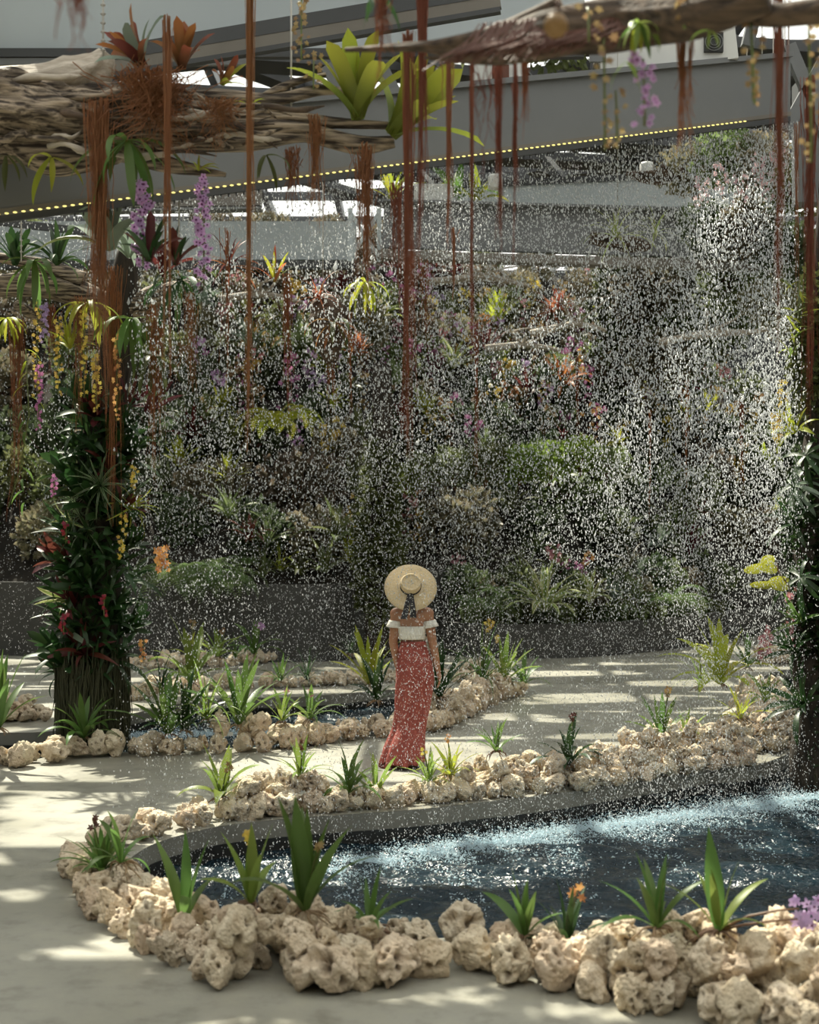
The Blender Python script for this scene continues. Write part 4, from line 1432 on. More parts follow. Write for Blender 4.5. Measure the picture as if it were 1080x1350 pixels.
# the dark branch, top right
YR = 4.8
rb_ = thing('overhanging_branch', 'dark gnarled branch with fibrous bark crossing the top right, close and blurred', 'branch', tuple(P(760, 60, YR)))
b0 = P(760, 60, YR)
link('trunk', log_mesh([P(455, 66, 5.2) - b0, P(560, 62, 5.1) - b0, P(640, 68, 5.0) - b0, P(720, 44, YR) - b0, P(820, 30, YR) - b0, P(920, 20, 4.6) - b0, P(1010, -10, 4.5) - b0], [.008, .02, .045, .075, .085, .075, .06], 30, 8, .35, 10, 21), WOODD, rb_)
for i, (pts, rr) in enumerate((([P(480, 64, 5.1), P(560, 60, 5.0), P(650, 44, 4.9), P(740, 8, YR)], [.008, .014, .03, .04]),
                              ([P(560, 76, 5.1), P(640, 80, 5.0), P(720, 70, YR), P(800, 50, YR)], [.008, .016, .02, .03]),
                              ([P(850, 10, YR), P(940, 0, YR), P(1000, 20, 4.6), P(1090, 12, 4.5)], [.05, .05, .035, .04]))):
    link('branch', log_mesh([p - b0 for p in pts], rr, 14, 6, .3, 7, 30 + i), WOODD, rb_)
fb = MB()
for i in range(240):
    x = random.uniform(610, 960)
    q = P(x, 66 - (x - 610) * .12, 4.72) - b0
    a = random.uniform(.05, .22)
    fb.tube([q + Vector((a * .4, .04, .10)), q + Vector((0, 0, .02)), q + Vector((-a * .7, -.03, -random.uniform(.03, .08)))], [.003, .003, .0015], 3, cap=False)
tag(fb.build('bark_fibre', STEMB, rb_), kind='stuff')

# hanging root hanks; each label says where it hangs
HANKS = [
    (205, 92, 215, 130, 6.72, 420, 'tangled mat of fine roots wrapped over the middle of the big log'),
    (292, 128, 200, 60, 6.72, 120, 'small mat of fine roots on the right part of the big log'),
    (24, 420, 690, 30, 13.2, 60, 'root hank at the far left edge beside the planted column'),
    (70, 400, 520, 26, 13.2, 50, 'short root hank left of the planted column top'),
    (105, 390, 575, 30, 13.0, 60, 'root hank on the left side of the column top'),
    (131, 130, 560, 36, 6.75, 170, 'thickest root hank hanging from the big log in front of the column'),
    (150, 350, 700, 26, 13.2, 70, 'long root hank running down the face of the planted column'),
    (222, 20, 500, 15, 6.5, 60, 'long thin root hank in front of the big log below the bronze bromeliad'),
    (205, 400, 650, 28, 13.0, 80, 'root hank right of the column top'),
    (250, 385, 520, 30, 12.8, 80, 'root hank under the purple orchids'),
    (330, -20, 600, 15, 6.5, 70, 'long root hank left of centre running down from above the picture'),
    (378, 360, 560, 16, 12.2, 50, 'root hank left of the hanging orange bromeliad'),
    (386, 195, 285, 26, 7.0, 60, 'short root hank below the log branches left of the tan orchid spray'),
    (418, 150, 310, 24, 6.9, 90, 'root hank below the tan orchid spray'),
    (437, 430, 570, 18, 12.2, 60, 'root hank hanging below the orange bromeliad'),
    (462, 410, 560, 9, 12.2, 25, 'thin root strand right of the orange bromeliad'),
    (480, 190, 395, 28, 6.9, 110, 'dark root hank under the two tank bromeliads'),
    (500, -10, 130, 44, 4.9, 40, 'sparse blurred roots at the top centre'),
    (538, 40, 605, 14, 6.2, 70, 'long root hank above the straw hat'),
    (526, 240, 420, 26, 7.5, 50, 'loose root hank behind the long one above the straw hat'),
    (560, -10, 370, 16, 6.1, 70, 'root hank right of the right tank bromeliad'),
    (592, 60, 330, 14, 6.0, 50, 'root hank crossing the yellow tips of the right tank bromeliad'),
    (622, 66, 480, 10, 5.4, 36, 'straight thin root strand right of the bromeliads'),
    (628, 420, 640, 9, 11.2, 24, 'lower root strand reaching the hedge right of centre'),
    (658, 80, 330, 16, 5.2, 44, 'root strand below the brown cover'),
    (678, 80, 350, 11, 5.2, 36, 'root strand right of the brown cover'),
    (693, 70, 190, 10, 5.0, 16, 'wispy roots beside the white cabinet'),
    (640, 80, 240, 60, 5.1, 14, 'single fine roots around the white cabinet'),
    (902, 40, 205, 22, 4.7, 36, 'blurred root hank in front of the girder right of the purple orchids'),
    (1028, -10, 480, 20, 4.9, 46, 'blurred root hank near the right end of the big girder'),
    (1068, 100, 580, 22, 7.5, 110, 'thick root hank down the right edge above the planted trunk'),
    (1050, 160, 420, 10, 10.5, 24, 'thin root strand at the right end of the front curtain'),
    (760, 470, 600, 9, 14, 24, 'small distant root hank right of centre among the drops'),
    (905, 500, 650, 9, 14, 24, 'small distant root hank left of the yellow orchid spray'),
    (978, 520, 660, 8, 14, 22, 'small distant root hank behind the yellow orchid spray'),
    (858, 540, 690, 7, 14, 18, 'faint distant root strand over the right planter'),
    (95, -20, 70, 70, 3.4, 26, 'faint blurred roots at the top left corner'),
    (560, 340, 470, 18, 12.5, 40, 'short distant root hank beside the magenta orchids'),
    (600, 300, 400, 10, 9, 24, 'short root wisp below the middle girder'),
    (300, 300, 520, 10, 12, 30, 'thin root hank between the purple orchids and centre'),
]
for (px, a, b_, w, Y, n, lab) in HANKS:
    if 6.3 < Y < 7.2: Y += .9
    roots('rust brown ' + lab if 'rust' not in lab else lab, px, a, b_, w, Y, n)

# hanging wires
for (px, a, b_, Y, lab) in ((136, -20, 90, 6.9, 'steel chain holding the big log at top left'), (384, -20, 180, 7.0, 'thin steel wire holding the log branches'),
                            (28, 240, 345, 12.5, 'beaded chain hanging at the far left below the log'), (236, 240, 330, 9, 'pale thin wire between the purple orchid sprays')):
    c = thing('hanging_wire', lab, 'wire', tuple(P(px, a, Y + (1.0 if Y < 7.5 else 0))))
    L = (b_ - a) * Y / FPX
    MB().tube([(0, 0, 0), (0, 0, -L)], .006, 6).build('cable', CABLE, c)
    if 'chain' in lab:
        n = int(L / .05)
        bd = MB()
        for i in range(n):
            bd.lathe([(.004, -.05 * i - .0), (.016, -.05 * i - .012), (.004, -.05 * i - .024)], 8)
        bd.build('bead', CABLE, c)

# ------------------------------------------------------------------ epiphytes on the log and in the air
def at(px, py, Y): return P(px, py, Y + (1.0 if 6.3 < Y < 7.0 else 0))


rosette('tank_bromeliad', 'left of two big yellow green tank bromeliads on the log branches', at(472, 158, 6.9), 'tongue', 14, .44, L_BROM, 'bromeliad', tilt=(-.12, -.1, 1), flower=None)
rosette('tank_bromeliad', 'right of two big yellow green tank bromeliads, leaning right', at(515, 178, 6.85), 'tongue', 15, .50, L_BROM, 'bromeliad', tilt=(.62, -.15, .8))
rosette('bronze_bromeliad', 'bronze red bromeliad standing upright on the big log', at(240, 92, 6.7), 'tongue', 12, .25, L_BRONZE, 'bromeliad', tilt=(.1, -.4, 1))
rosette('bronze_bromeliad', 'bronze bromeliad with silvery drooping leaves behind the upright one on the log', at(190, 88, 6.75), 'tongue', 13, .31, L_BRONZE, 'bromeliad', tilt=(-.5, -.35, .7), mats=[L_BRONZE, L_SILVER, L_RED, L_BRONZE], wide=.3)
rosette('bronze_bromeliad', 'small bronze bromeliad low on the right of the log top', at(292, 112, 6.8), 'tongue', 9, .17, L_BRONZE, 'bromeliad', tilt=(.5, -.4, .6), mats=[L_BRONZE, L_YEL, L_BRONZE], wide=.4)
rosette('strap_fern', 'dark strap leaves hanging below the middle of the big log', at(168, 186, 6.65), 'hang', 13, .40, L_MID, 'plant')
rosette('hanging_leaves', 'two broad translucent yellow green leaves hanging at the left below the log', at(68, 208, 6.8), 'hangbroad', 4, .26, L_YEL, 'plant')
rosette('hanging_leaves', 'dark leaf hanging under the log at the left edge', at(8, 205, 6.8), 'hangbroad', 4, .2, L_OLIVE, 'plant')
rosette('hanging_leaves', 'small yellow leaves among the log branches', at(330, 140, 6.8), 'lance', 6, .12, L_YEL, 'plant', wide=.6)
rosette('hanging_leaves', 'brown curled leaf hanging below the log branches', at(350, 205, 6.8), 'hangbroad', 4, .2, L_OLIVE, 'plant')
rosette('hanging_leaves', 'small green leaves at the top of the right purple orchid spray', at(262, 225, 6.8), 'lance', 7, .12, L_YEL, 'plant', wide=.7)
rosette('hanging_leaves', 'dark pointed leaf at the top centre edge of the picture', at(500, -8, 5.0), 'hangbroad', 4, .16, L_DARK, 'plant')
rosette('trough_plant', 'yellow green leaves in the trough on the middle girder', at(628, 268, 19.4), 'broad', 9, .55, L_YEL, 'plant')
rosette('trough_plant', 'upright yellow green leaves left of the pale trough', at(516, 264, 19.4), 'stiff', 9, .62, L_YEL, 'plant')
rosette('trough_plant', 'tall dark leaf beside the pale trough', at(604, 264, 19.4), 'broad', 5, .75, L_MID, 'plant')

# air plant on its hanging driftwood piece
hp = thing('hanging_driftwood', 'short dark driftwood piece hung on wire with the striped bromeliad', 'driftwood', tuple(at(815, 318, 11.2)))
link('piece', log_mesh([(-.22, 0, .03), (-.05, 0, 0), (.12, .02, -.02), (.26, .03, -.04)], [.05, .065, .06, .03], 16, 5, .3, 6, 50), WOODD, hp)
MB().tube([(0, .02, 0), (0, .02, 2.3)], .004, 5).build('wire', CABLE, hp)
rosette('striped_bromeliad', 'yellow and green striped bromeliad on the hanging driftwood at upper right', at(812, 312, 11.1), 'spider', 22, .36, L_VARI, 'bromeliad', tilt=(0, -.4, 1))
rosette('striped_bromeliad', 'pale striped bromeliad behind drops right of the hanging one', at(862, 308, 11.6), 'spider', 18, .32, L_VARI, 'bromeliad', tilt=(.3, -.3, 1))
hp = thing('hanging_driftwood', 'small brown driftwood stump under the girder beside the cylinder lamp', 'driftwood', tuple(at(862, 234, 12.4)))
link('piece', log_mesh([(-.24, 0, .03), (-.05, 0, 0), (.08, .02, .02), (.13, .02, .06)], [.03, .06, .08, .09], 16, 5, .25, 6, 51), WOODD, hp)
MB().tube([(0, .02, 0), (0, .02, 1.0)], .004, 5).build('wire', CABLE, hp)

# hanging basket plant at mid left
hb = thing('hanging_root_ball', 'dark fibrous hanging root ball under the orange bromeliad', 'root ball', tuple(at(432, 440, 12.2)))
link('piece', log_mesh([(-.06, 0, .30), (0, 0, .15), (.02, 0, -.05), (.03, 0, -.25)], [.08, .16, .15, .05], 18, 5, .4, 7, 52), WOODD, hb)
MB().tube([(-.04, 0, .28), (-.04, 0, 1.6)], .005, 5).build('wire', CABLE, hb)
rosette('orange_bromeliad', 'orange red spiky bromeliad on the hanging root ball left of centre', at(420, 392, 12.1), 'spider', 24, .26, L_ORANGE, 'bromeliad', tilt=(-.15, -.3, 1))
rosette('hanging_leaves', 'olive strap leaves hanging from the root ball below the orange bromeliad', at(440, 425, 12.0), 'hang', 12, .34, L_OLIVE, 'plant', mats=[L_OLIVE, L_BRONZE])
rosette('hanging_leaves', 'yellow green hanging plant right of the orange bromeliad', at(482, 372, 12.4), 'hang', 14, .34, L_YEL, 'plant')
rosette('orange_bromeliad', 'small upright orange bromeliad left of centre high up', at(362, 372, 14), 'stiff', 12, .34, L_ORANGE, 'bromeliad', mats=[L_ORANGE, L_YEL])
rosette('red_bromeliad', 'pinkish red spiky bromeliad right of the purple orchids', at(302, 352, 14), 'spider', 26, .42, L_ORANGE, 'bromeliad', mats=[L_ORANGE, L_RED])


def spray(name, label, loc, L, n, mat, size, lip=None, group=None, sway=0.0, hang=True, buds=0, wide=.5):
    """flower spray: an arching or hanging stem with blossoms on both sides"""
    t_ = thing(name, label, 'flowers', tuple(loc), (0, 0, 0), group)
    s = -1 if hang else 1
    pts = [Vector((0, 0, 0)), Vector((sway * .3, -.02, s * L * .35)), Vector((sway * .7, -.03, s * L * .7)), Vector((sway, -.03, s * L))]
    MB().tube(smooth_line(pts, 3), .004 + size * .03, 5).build('flower_stem', STEM, t_)
    for k in range(n):
        f = (k + .5) / n
        q = Vector((sway * f, -.03, s * L * f)) + Vector((random.uniform(-1, 1) * size * (wide * 2.6), random.uniform(-1, .4) * size, random.uniform(-.5, .5) * size))
        blossom(t_, q, size * random.uniform(.75, 1.15) * (1 - .3 * f), mat, lip=lip)
    return t_


spray('purple_orchid_spray', 'left purple orchid spray hanging under the big log', at(190, 240, 6.7), .46, 56, F_LIL, .030, F_LIP, 'purple orchid sprays', wide=.7)
spray('purple_orchid_spray', 'right purple orchid spray hanging under the log branches', at(270, 235, 6.8), .58, 54, F_LIL, .028, F_LIP, 'purple orchid sprays', wide=.55)
spray('purple_orchid_spray', 'lilac orchid spray hanging in front of the girder at top right', at(848, 78, 4.7), .23, 22, F_LIL, .020, F_LIP, 'purple orchid sprays', wide=.8)
spray('purple_orchid_spray', 'little pink orchids cut by the top edge left of centre', at(278, -22, 6.6), .08, 6, F_PINK, .022, F_LIP, 'purple orchid sprays', wide=1.0)
rosette('orchid_leaves', 'dark rosette of leaves beside the left purple spray', at(196, 345, 7.6), 'tongue', 13, .24, L_DARK, 'plant', mats=[L_DARK, L_RED])
rosette('orchid_leaves', 'dark wine rosette between the two purple sprays', at(232, 350, 7.8), 'tongue', 11, .22, L_RED, 'plant', mats=[L_DARK, L_RED])
rosette('palm_leaf_plant', 'large pale pleated leaves left of the purple orchids', at(148, 330, 9.0), 'broad', 9, .55, L_SILVER, 'plant', mats=[L_OLIVE, L_SILVER], tilt=(-.3, -.2, 1))
t_ = rosette('orchid_leaves', 'bright green leaves above the lilac orchid spray at top right', at(842, 30, 4.65), 'hangbroad', 12, .12, L_LIGHT, 'plant', mats=[L_LIGHT, L_YEL, L_MID])
rosette('orchid_leaves', 'single bright leaf in front of the fan unit', at(936, 40, 4.5), 'hangbroad', 3, .07, L_LIGHT, 'plant')
rosette('orchid_leaves', 'broad bright green leaf hanging left of the lilac orchids', at(826, 82, 4.6), 'hangbroad', 3, .11, L_LIGHT, 'plant')
for (px, py, Y, L, n, sz, lab) in ((398, -25, 6.4, .42, 40, .020, 'tan dried orchid spray hanging at the top left of centre'),
                                   (414, 70, 6.4, .20, 14, .018, 'lower tip of tan dried orchids above the tan root hank'),
                                   (796, 50, 4.7, .38, 16, .017, 'tan orchid spray hanging left of the lilac orchids'),
                                   (812, 120, 4.7, .2, 9, .015, 'lower tan orchids left of the lilac spray'),
                                   (990, 30, 4.6, .26, 14, .015, 'tan orchid spray hanging right of the fan unit'),
                                   (992, 85, 4.7, .14, 9, .017, 'tan orchids in front of the girder near its right end'),
                                   (1066, 30, 4.6, .46, 22, .015, 'tan orchid spray at the top right corner'),
                                   (900, 2, 4.6, .10, 10, .016, 'tan orchids on the dark overhanging branch'),
                                   (775, 10, 4.6, .12, 10, .016, 'tan orchids on the branch beside the blurred ball fruit')):
    spray('tan_orchid_spray', lab, at(px, py, Y), L, n, F_TAN, sz, None, 'tan orchid sprays', wide=.9)
fr = thing('ball_fruit', 'blurred pale orange round fruit in front of the dark branch', 'fruit', tuple(at(733, 34, 3.6)))
MB().lathe([(0.002, -.03), (.018, -.026), (.03, -.01), (.031, .006), (.022, .024), (.008, .03), (0.002, .028)], 18).build('flesh', F_TAN, fr)
MB().tube([(0, 0, .028), (.004, 0, .07)], .002, 5).build('stalk', STEMB, fr)

# ------------------------------------------------------------------ the planted column, left
YC = 13.8
col_ = thing('planted_column', 'dark tree column on the left covered in rosette plants with hanging moss at its foot', 'tree trunk', tuple(G(122, 978)))
b0 = G(122, 978)
link('trunk', log_mesh([Vector((0, 0, -.30)), P(122, 900, YC) - b0, P(124, 760, YC) - b0, P(132, 640, YC) - b0, P(140, 560, YC) - b0, P(150, 470, YC) - b0, P(160, 400, YC) - b0, P(170, 330, YC) - b0], [.27, .26, .25, .22, .18, .16, .15, .10], 32, 8, .2, 6, 60), BARK, col_)
for i, (pts, rr) in enumerate((([P(160, 420, YC), P(100, 388, YC), P(30, 375, YC), P(-70, 380, YC)], [.13, .13, .12, .1]),
                              ([P(158, 420, YC), P(210, 392, YC), P(262, 376, 13.4)], [.13, .12, .06]),
                              ([P(150, 450, YC), P(90, 440, YC), P(20, 400, 13.5)], [.08, .07, .05]),
                              ([P(0, 340, YC), P(60, 352, YC), P(110, 372, YC)], [.05, .07, .09]))):
    link('branch', log_mesh([p - b0 for p in pts], rr, 20, 6, .3, 7, 70 + i), WOOD, col_)
ms = MB()
for i in range(900):
    a = random.uniform(0, 6.28)
    r = .29 + random.uniform(0, .06)
    z = random.uniform(.35, .95)
    l = random.uniform(.2, .62)
    q = Vector((math.cos(a) * r, math.sin(a) * r, z))
    pts = [q]
    for k in range(3):
        pts.append(pts[-1] + Vector((random.uniform(-.02, .02), random.uniform(-.02, .02), -l / 3)))
    ms.tube(pts, [.006, .007, .006, .002], 3, cap=False)
tag(ms.build('hanging_moss', L_MOSS, col_), kind='stuff')

COLP = [
    ('strap', L_DARK), ('stiff', L_DARK), ('tongue', L_DARK), ('spider', L_STRIPE), ('strap', L_OLIVE), ('lance', L_DARK), ('hang', L_OLIVE), ('spider', L_DARK)]
wd = ['near the moss', 'low down', 'below the middle', 'at the middle', 'above the middle', 'high up', 'near the branches']
k = 0
for i in range(64):
    py = 890 - (i / 63) ** .95 * 350 + random.uniform(-6, 6)
    side = ((i * 0.618) % 1 - .5) * 2.1
    r = .27 if py > 650 else .22
    px0 = 122 + (890 - py) * .055
    X = side * r
    Yv = YC - math.sqrt(max(0, 1 - min(1, abs(side)) ** 2)) * r
    loc = Vector(((px0 - 540) * YC / FPX + X, Yv, CAMH - (py - HY) * YC / FPX))
    sty, mt = COLP[(i * 5 + i // 3) % len(COLP)]
    if 700 > py > 640 and i % 3 == 0: sty, mt = 'spider', L_STRIPE
    if 560 > py and i % 3 == 0: sty, mt = 'stiff', L_RED
    if i % 11 == 4: mt = L_RED
    seg = wd[min(6, int((890 - py) / 51))]
    sidew = 'left side' if side < -.45 else ('right side' if side > .45 else 'face')
    hue = {L_DARK.name: 'dark green', L_RED.name: 'wine red', L_STRIPE.name: 'pale striped', L_OLIVE.name: 'olive green'}[mt.name]
    form = {'strap': 'arching', 'stiff': 'stiff leaved', 'tongue': 'broad leaved', 'spider': 'narrow leaved', 'lance': 'pointed leaved', 'hang': 'drooping'}[sty]
    lab = '%s %s rosette on the %s of the planted column, %s' % (hue, form, sidew, seg)
    rosette('column_bromeliad', lab, loc, sty, 11 if sty != 'spider' else 15, random.uniform(.30, .44), mt, 'bromeliad', 'rosette plants on the planted column', tilt=(side * .9, -.75 * (1 - abs(side) * .4), .65))
rosette('column_bromeliad', 'bright pale striped star shaped rosette on the face of the column at its middle', P(133, 640, 13.35), 'spider', 22, .40, L_STRIPE, 'bromeliad', 'rosette plants on the planted column', tilt=(0, -1, .35))
rosette('column_bromeliad', 'yellow green tuft sticking out right of the column at its middle', P(172, 668, 13.6), 'spider', 16, .40, L_YEL, 'bromeliad', 'rosette plants on the planted column', tilt=(1, -.3, .5))
rosette('column_bromeliad', 'cream edged tuft sticking out left of the column', P(98, 690, 13.6), 'spider', 12, .36, L_VARI, 'bromeliad', 'rosette plants on the planted column', tilt=(-1, -.3, .4))
rosette('column_bromeliad', 'cream edged tuft low on the left of the column', P(92, 792, 13.6), 'strap', 9, .34, L_VARI, 'bromeliad', 'rosette plants on the planted column', tilt=(-1, -.3, .3))
rosette('column_fern', 'silvery fern fronds at the lower left of the column', P(88, 830, 13.6), 'hang', 10, .42, L_SILVER, 'fern', tilt=(-.8, -.4, .6))
for (px, py, mt, lab) in ((200, 510, F_RED, 'dark red flower head on a leafy arm right of the column top'), (85, 820, F_RED, 'crimson flower low on the left of the column'), (138, 795, F_RED, 'crimson flower on the face of the column'),
                          (88, 700, F_RED, 'crimson flower left of the column at its middle'), (190, 855, F_ORA, 'orange flowers at the lower right of the column'), (215, 735, F_ORA, 'orange orchids on a long stem right of the column'),
                          (178, 628, F_YEL, 'pale yellow orchids right of the column'), (160, 720, F_YEL, 'yellow hanging blossoms on the right of the column'), (72, 640, F_MAG, 'dull pink hanging blooms left of the column'),
                          (165, 690, F_YEL, 'small yellow blossoms above the yellow hanging ones on the column')):
    spray('column_flowers', lab, P(px, py - 12, 13.25), .20, 12 if px != 215 else 20, mt, .026 if px != 215 else .045, None, 'flowers on the planted column')
rosette('column_bromeliad', 'wine red stiff rosette on the arm right of the column top', P(192, 545, 13.4), 'stiff', 12, .42, L_RED, 'bromeliad', 'rosette plants on the planted column', tilt=(.6, -.4, .8))
for (px, py, L, mt, lab) in ((50, 395, .9, F_YEL, 'yellow hanging orchids left of the column top'), (78, 420, .7, F_YEL, 'second yellow hanging spray left of the column top'), (112, 410, .8, F_YEL, 'yellow hanging spray in front of the column branches'),
                             (52, 480, .6, F_MAG, 'magenta hanging spray at the far left'), (60, 400, .35, F_VIO, 'violet hanging blossoms under the left branch'), (155, 440, .8, F_ORA, 'orange small flowers down the column top'),
                             (128, 470, .5, F_YEL, 'yellow blossoms lower in front of the column top')):
    spray('hanging_orchid_spray', lab, P(px, py, 13.0), L, 30, mt, .027, None, 'orchid sprays hanging by the column top')
for (px, py, mt, sty, lab, sz) in ((45, 345, L_MID, 'hang', 'green strap leaves on the left branch of the column', .5), (118, 400, L_YEL, 'hang', 'yellow lit strap leaves on the column branch', .45), (8, 420, L_YEL, 'hang', 'yellow leaves at the left edge under the branch', .3),
                                   (172, 420, L_MID, 'hang', 'dark strap leaves hanging at the fork of the column', .5), (200, 470, L_OLIVE, 'hang', 'olive leaves hanging right of the column fork', .42), (92, 460, L_YEL, 'lance', 'small yellow leaves left of the column top', .3),
                                   (238, 370, L_DARK, 'hang', 'dark leaves hanging at the end of the right branch', .5), (20, 350, L_DARK, 'tongue', 'dark rosette on top of the left branch', .36), (75, 350, L_DARK, 'strap', 'dark arching plant on top of the left branch', .42),
                                   (215, 365, L_RED, 'tongue', 'wine red rosette on the right branch', .34), (170, 340, L_SILVER, 'strap', 'pale strap leaved plant at the top of the column', .5)):
    rosette('branch_plant', lab, P(px, py, 13.1), sty, 14, sz, mt, 'plant', 'plants on the branches of the column')
# trailing vine at the far left
vn = thing('trailing_vine', 'vine with heart shaped leaves hanging at the far left', 'vine', tuple(P(34, 460, 13)))
MB().tube([(0, 0, 0), (.03, 0, -.6), (-.05, 0, -1.1), (-.16, 0, -1.45)], .006, 5).build('stem', STEM, vn)
for i in range(14):
    f = i / 13
    link_mat('leaf', STY['lance'][3], L_YEL if i < 5 else L_MID, vn, (.03 * math.sin(f * 6), -.02, -1.4 * f), (random.uniform(-.5, .5), .9, random.uniform(0, 6.28)), .20)

# ------------------------------------------------------------------ the planted trunk at the right edge
YT = 12.3
tr = thing('planted_trunk', 'dark leafy trunk standing at the right edge of the picture', 'tree trunk', tuple(P(1086, 1010, YT)))
b0 = P(1086, 1010, YT)
link('trunk', log_mesh([Vector((0, 0, -.25)), P(1084, 850, YT) - b0, P(1086, 700, YT) - b0, P(1090, 560, YT) - b0, P(1092, 400, YT) - b0, P(1094, 240, YT) - b0], [.24, .24, .22, .17, .13, .1], 26, 8, .2, 6, 80), BARK, tr)


def leaf_cloud(n, sx, sy, sz, size, seed, hollow=.55, top=0.0, aspect=.42):
    """small leaves facing outwards through an egg-shaped crown"""
    rng = random.Random(seed)
    mb = MB()
    for i in range(n):
        while True:
            v = Vector((rng.uniform(-1, 1), rng.uniform(-1, 1), rng.uniform(-1, 1)))
            if hollow < v.length < 1: break
        lump = .8 + .45 * noise.noise(v * 2.1 + Vector((seed, 0, 0)))
        p = Vector((v.x * sx, v.y * sy, v.z * sz)) * lump
        out_d = (Vector((v.x, v.y, v.z + top)) + Vector((rng.uniform(-.7, .7), rng.uniform(-.7, .7), rng.uniform(-.4, .6)))).normalized()
        side = out_d.cross(Vector((rng.uniform(-1, 1), rng.uniform(-1, 1), rng.uniform(-1, 1)))).normalized()
        s = size * rng.uniform(.6, 1.3)
        nn = out_d.cross(side)
        tip = p + out_d * s
        mid = p + out_d * s * .45
        mb.add([p, mid + side * s * aspect + nn * s * .08, tip + nn * -s * .15, mid - side * s * aspect + nn * s * .08], [(0, 1, 2), (0, 2, 3)], edge=[0, 1, .5, 1], along=[0, .5, 1, .5])
    return mb.mesh('foliage', False)


tag(link('foliage', leaf_cloud(5200, .40, .40, 1.75, .085, 3, .5), L_DARK, tr, (0, 0, 1.55)), kind='stuff')
tag(link('foliage', leaf_cloud(1800, .36, .36, .9, .085, 4, .4), L_OLIVE, tr, (.02, 0, 3.6)), kind='stuff')
TRP = [(1050, 570, 'strap', L_YEL, .3, 'yellow tuft at the top left of the right trunk'), (1046, 640, 'hang', L_SILVER, .36, 'silvery leaves on the left of the right trunk'), (1062, 600, 'hang', L_DARK, .4, 'dark fern leaves high on the right trunk'),
       (1050, 690, 'strap', L_DARK, .36, 'dark arching leaves at the middle of the right trunk'), (1056, 760, 'hang', L_DARK, .4, 'dark drooping leaves below the yellow lobed leaves'), (1048, 860, 'lance', L_DARK, .3, 'dark pointed leaves low on the right trunk'),
       (1062, 930, 'strap', L_DARK, .4, 'dark arching leaves near the foot of the right trunk'), (1056, 820, 'stiff', L_MID, .28, 'green stiff tuft on the right trunk over the stones')]
for (px, py, sty, mt, sz, lab) in TRP:
    rosette('trunk_plant', lab, P(px, py, 12.0), sty, 12, sz, mt, 'plant', 'plants on the right trunk', tilt=(-.6, -.6, .6))
for (px, py, L, mt, lab) in ((1042, 775, .5, F_PINK, 'dull pink blossoms on the left of the right trunk'), (1032, 500, .5, F_YEL, 'yellow hanging orchids beside the right trunk top'), (1022, 545, .25, F_YEL, 'small yellow blossoms left of the right trunk')):
    spray('trunk_flowers', lab, P(px, py, 12.1), L, 20, mt, .03, None, 'flowers on the right trunk')
# lit vine above the trunk
vn = thing('climbing_vine', 'bright yellow green vine climbing beside the root hank at the right edge', 'vine', tuple(P(1046, 470, 11.6)))
MB().tube([(0, 0, 0), (.04, 0, .3), (.05, 0, .62)], .007, 5).build('stem', STEM, vn)
for i in range(24):
    f = i / 23
    link_mat('leaf', STY['lance'][i % 4], L_YEL if i % 3 else L_LIGHT, vn, (.04 * f + random.uniform(-.05, .05), random.uniform(-.08, .05), .62 * f), (random.uniform(-.6, .6), random.uniform(0, .9), random.uniform(0, 6.28)), .17)


def lobed_leaf():
    """a broad five-lobed leaf lying in XZ, stalk at the origin, with a little cup"""
    mb = MB()
    n = 30
    ring = []
    for k in range(n):
        a = 2 * PI * k / n
        r = .5 * (1 + .30 * math.cos(3 * a) + .12 * math.cos(2 * a) - .10 * math.sin(5 * a))
        ring.append((r * math.sin(a), .10 * math.cos(2 * a) * r, -.46 - r * math.cos(a)))
    mb.add([(0, .03, -.46)] + ring, [(0, 1 + k, 1 + (k + 1) % n) for k in range(n)], edge=[0] + [1] * n, along=[.2] + [1] * n)
    return mb.mesh('leaf')


LOB = lobed_leaf()
yl = thing('yellow_lobed_leaves', 'two bright yellow lobed leaves standing out left of the right trunk', 'plant', tuple(P(1046, 778, 11.7)))
o0 = P(1046, 778, 11.7)
MB().tube([(0, .1, -.02), P(1040, 772, 11.7) - o0, P(1026, 752, 11.7) - o0, P(1024, 742, 11.7) - o0], .006, 5).build('stem', STEMB, yl)
link_mat('leaf', LOB, L_YEL, yl, P(1023, 741, 11.7) - o0, (R_(8), R_(72), R_(12)), (.15, .3, .23))
link_mat('leaf', LOB, L_YEL, yl, P(1040, 768, 11.68) - o0, (R_(8), R_(84), R_(-12)), (.115, .3, .27))


# ================================================================== the planted bank and planters behind the water
CLOUDS = [leaf_cloud(760, .62, .55, .55, .13, 20 + i, .45, .2) for i in range(5)]
CLOUDF = [leaf_cloud(1300, .62, .55, .48, .085, 30 + i, .55, .3) for i in range(3)]
STRANDY = [leaf_cloud(150, .75, .6, .35, .34, 40 + i, .1, .1, .2) for i in range(2)]
SPIKY = []
for i in range(3):
    mb = MB()
    rng = random.Random(50 + i)
    for k in range(26):
        src = STY[('strap', 'stiff', 'spider')[i]][k % 4]
        a = rng.uniform(0, 6.28)
        s = rng.uniform(.6, 1.05)
        M = Matrix.Rotation(a, 4, 'Z') @ Matrix.Scale(s, 4)
        vv = [M @ v.co for v in src.vertices]
        mb.add(vv, [tuple(p.vertices) for p in src.polygons], edge=[src.attributes['edge'].data[j].value for j in range(len(vv))], along=[src.attributes['along'].data[j].value for j in range(len(vv))])
    SPIKY.append(mb.mesh('leaves'))
TWIG = MB()
for i in range(6):
    a = i * 1.05
    TWIG.tube([(0, 0, -.5), (math.cos(a) * .1, math.sin(a) * .1, -.1), (math.cos(a) * .35, math.sin(a) * .35, .2)], [.02, .014, .006], 4, cap=False)
TWIGM = TWIG.mesh('stems')
rng = random.Random(99)
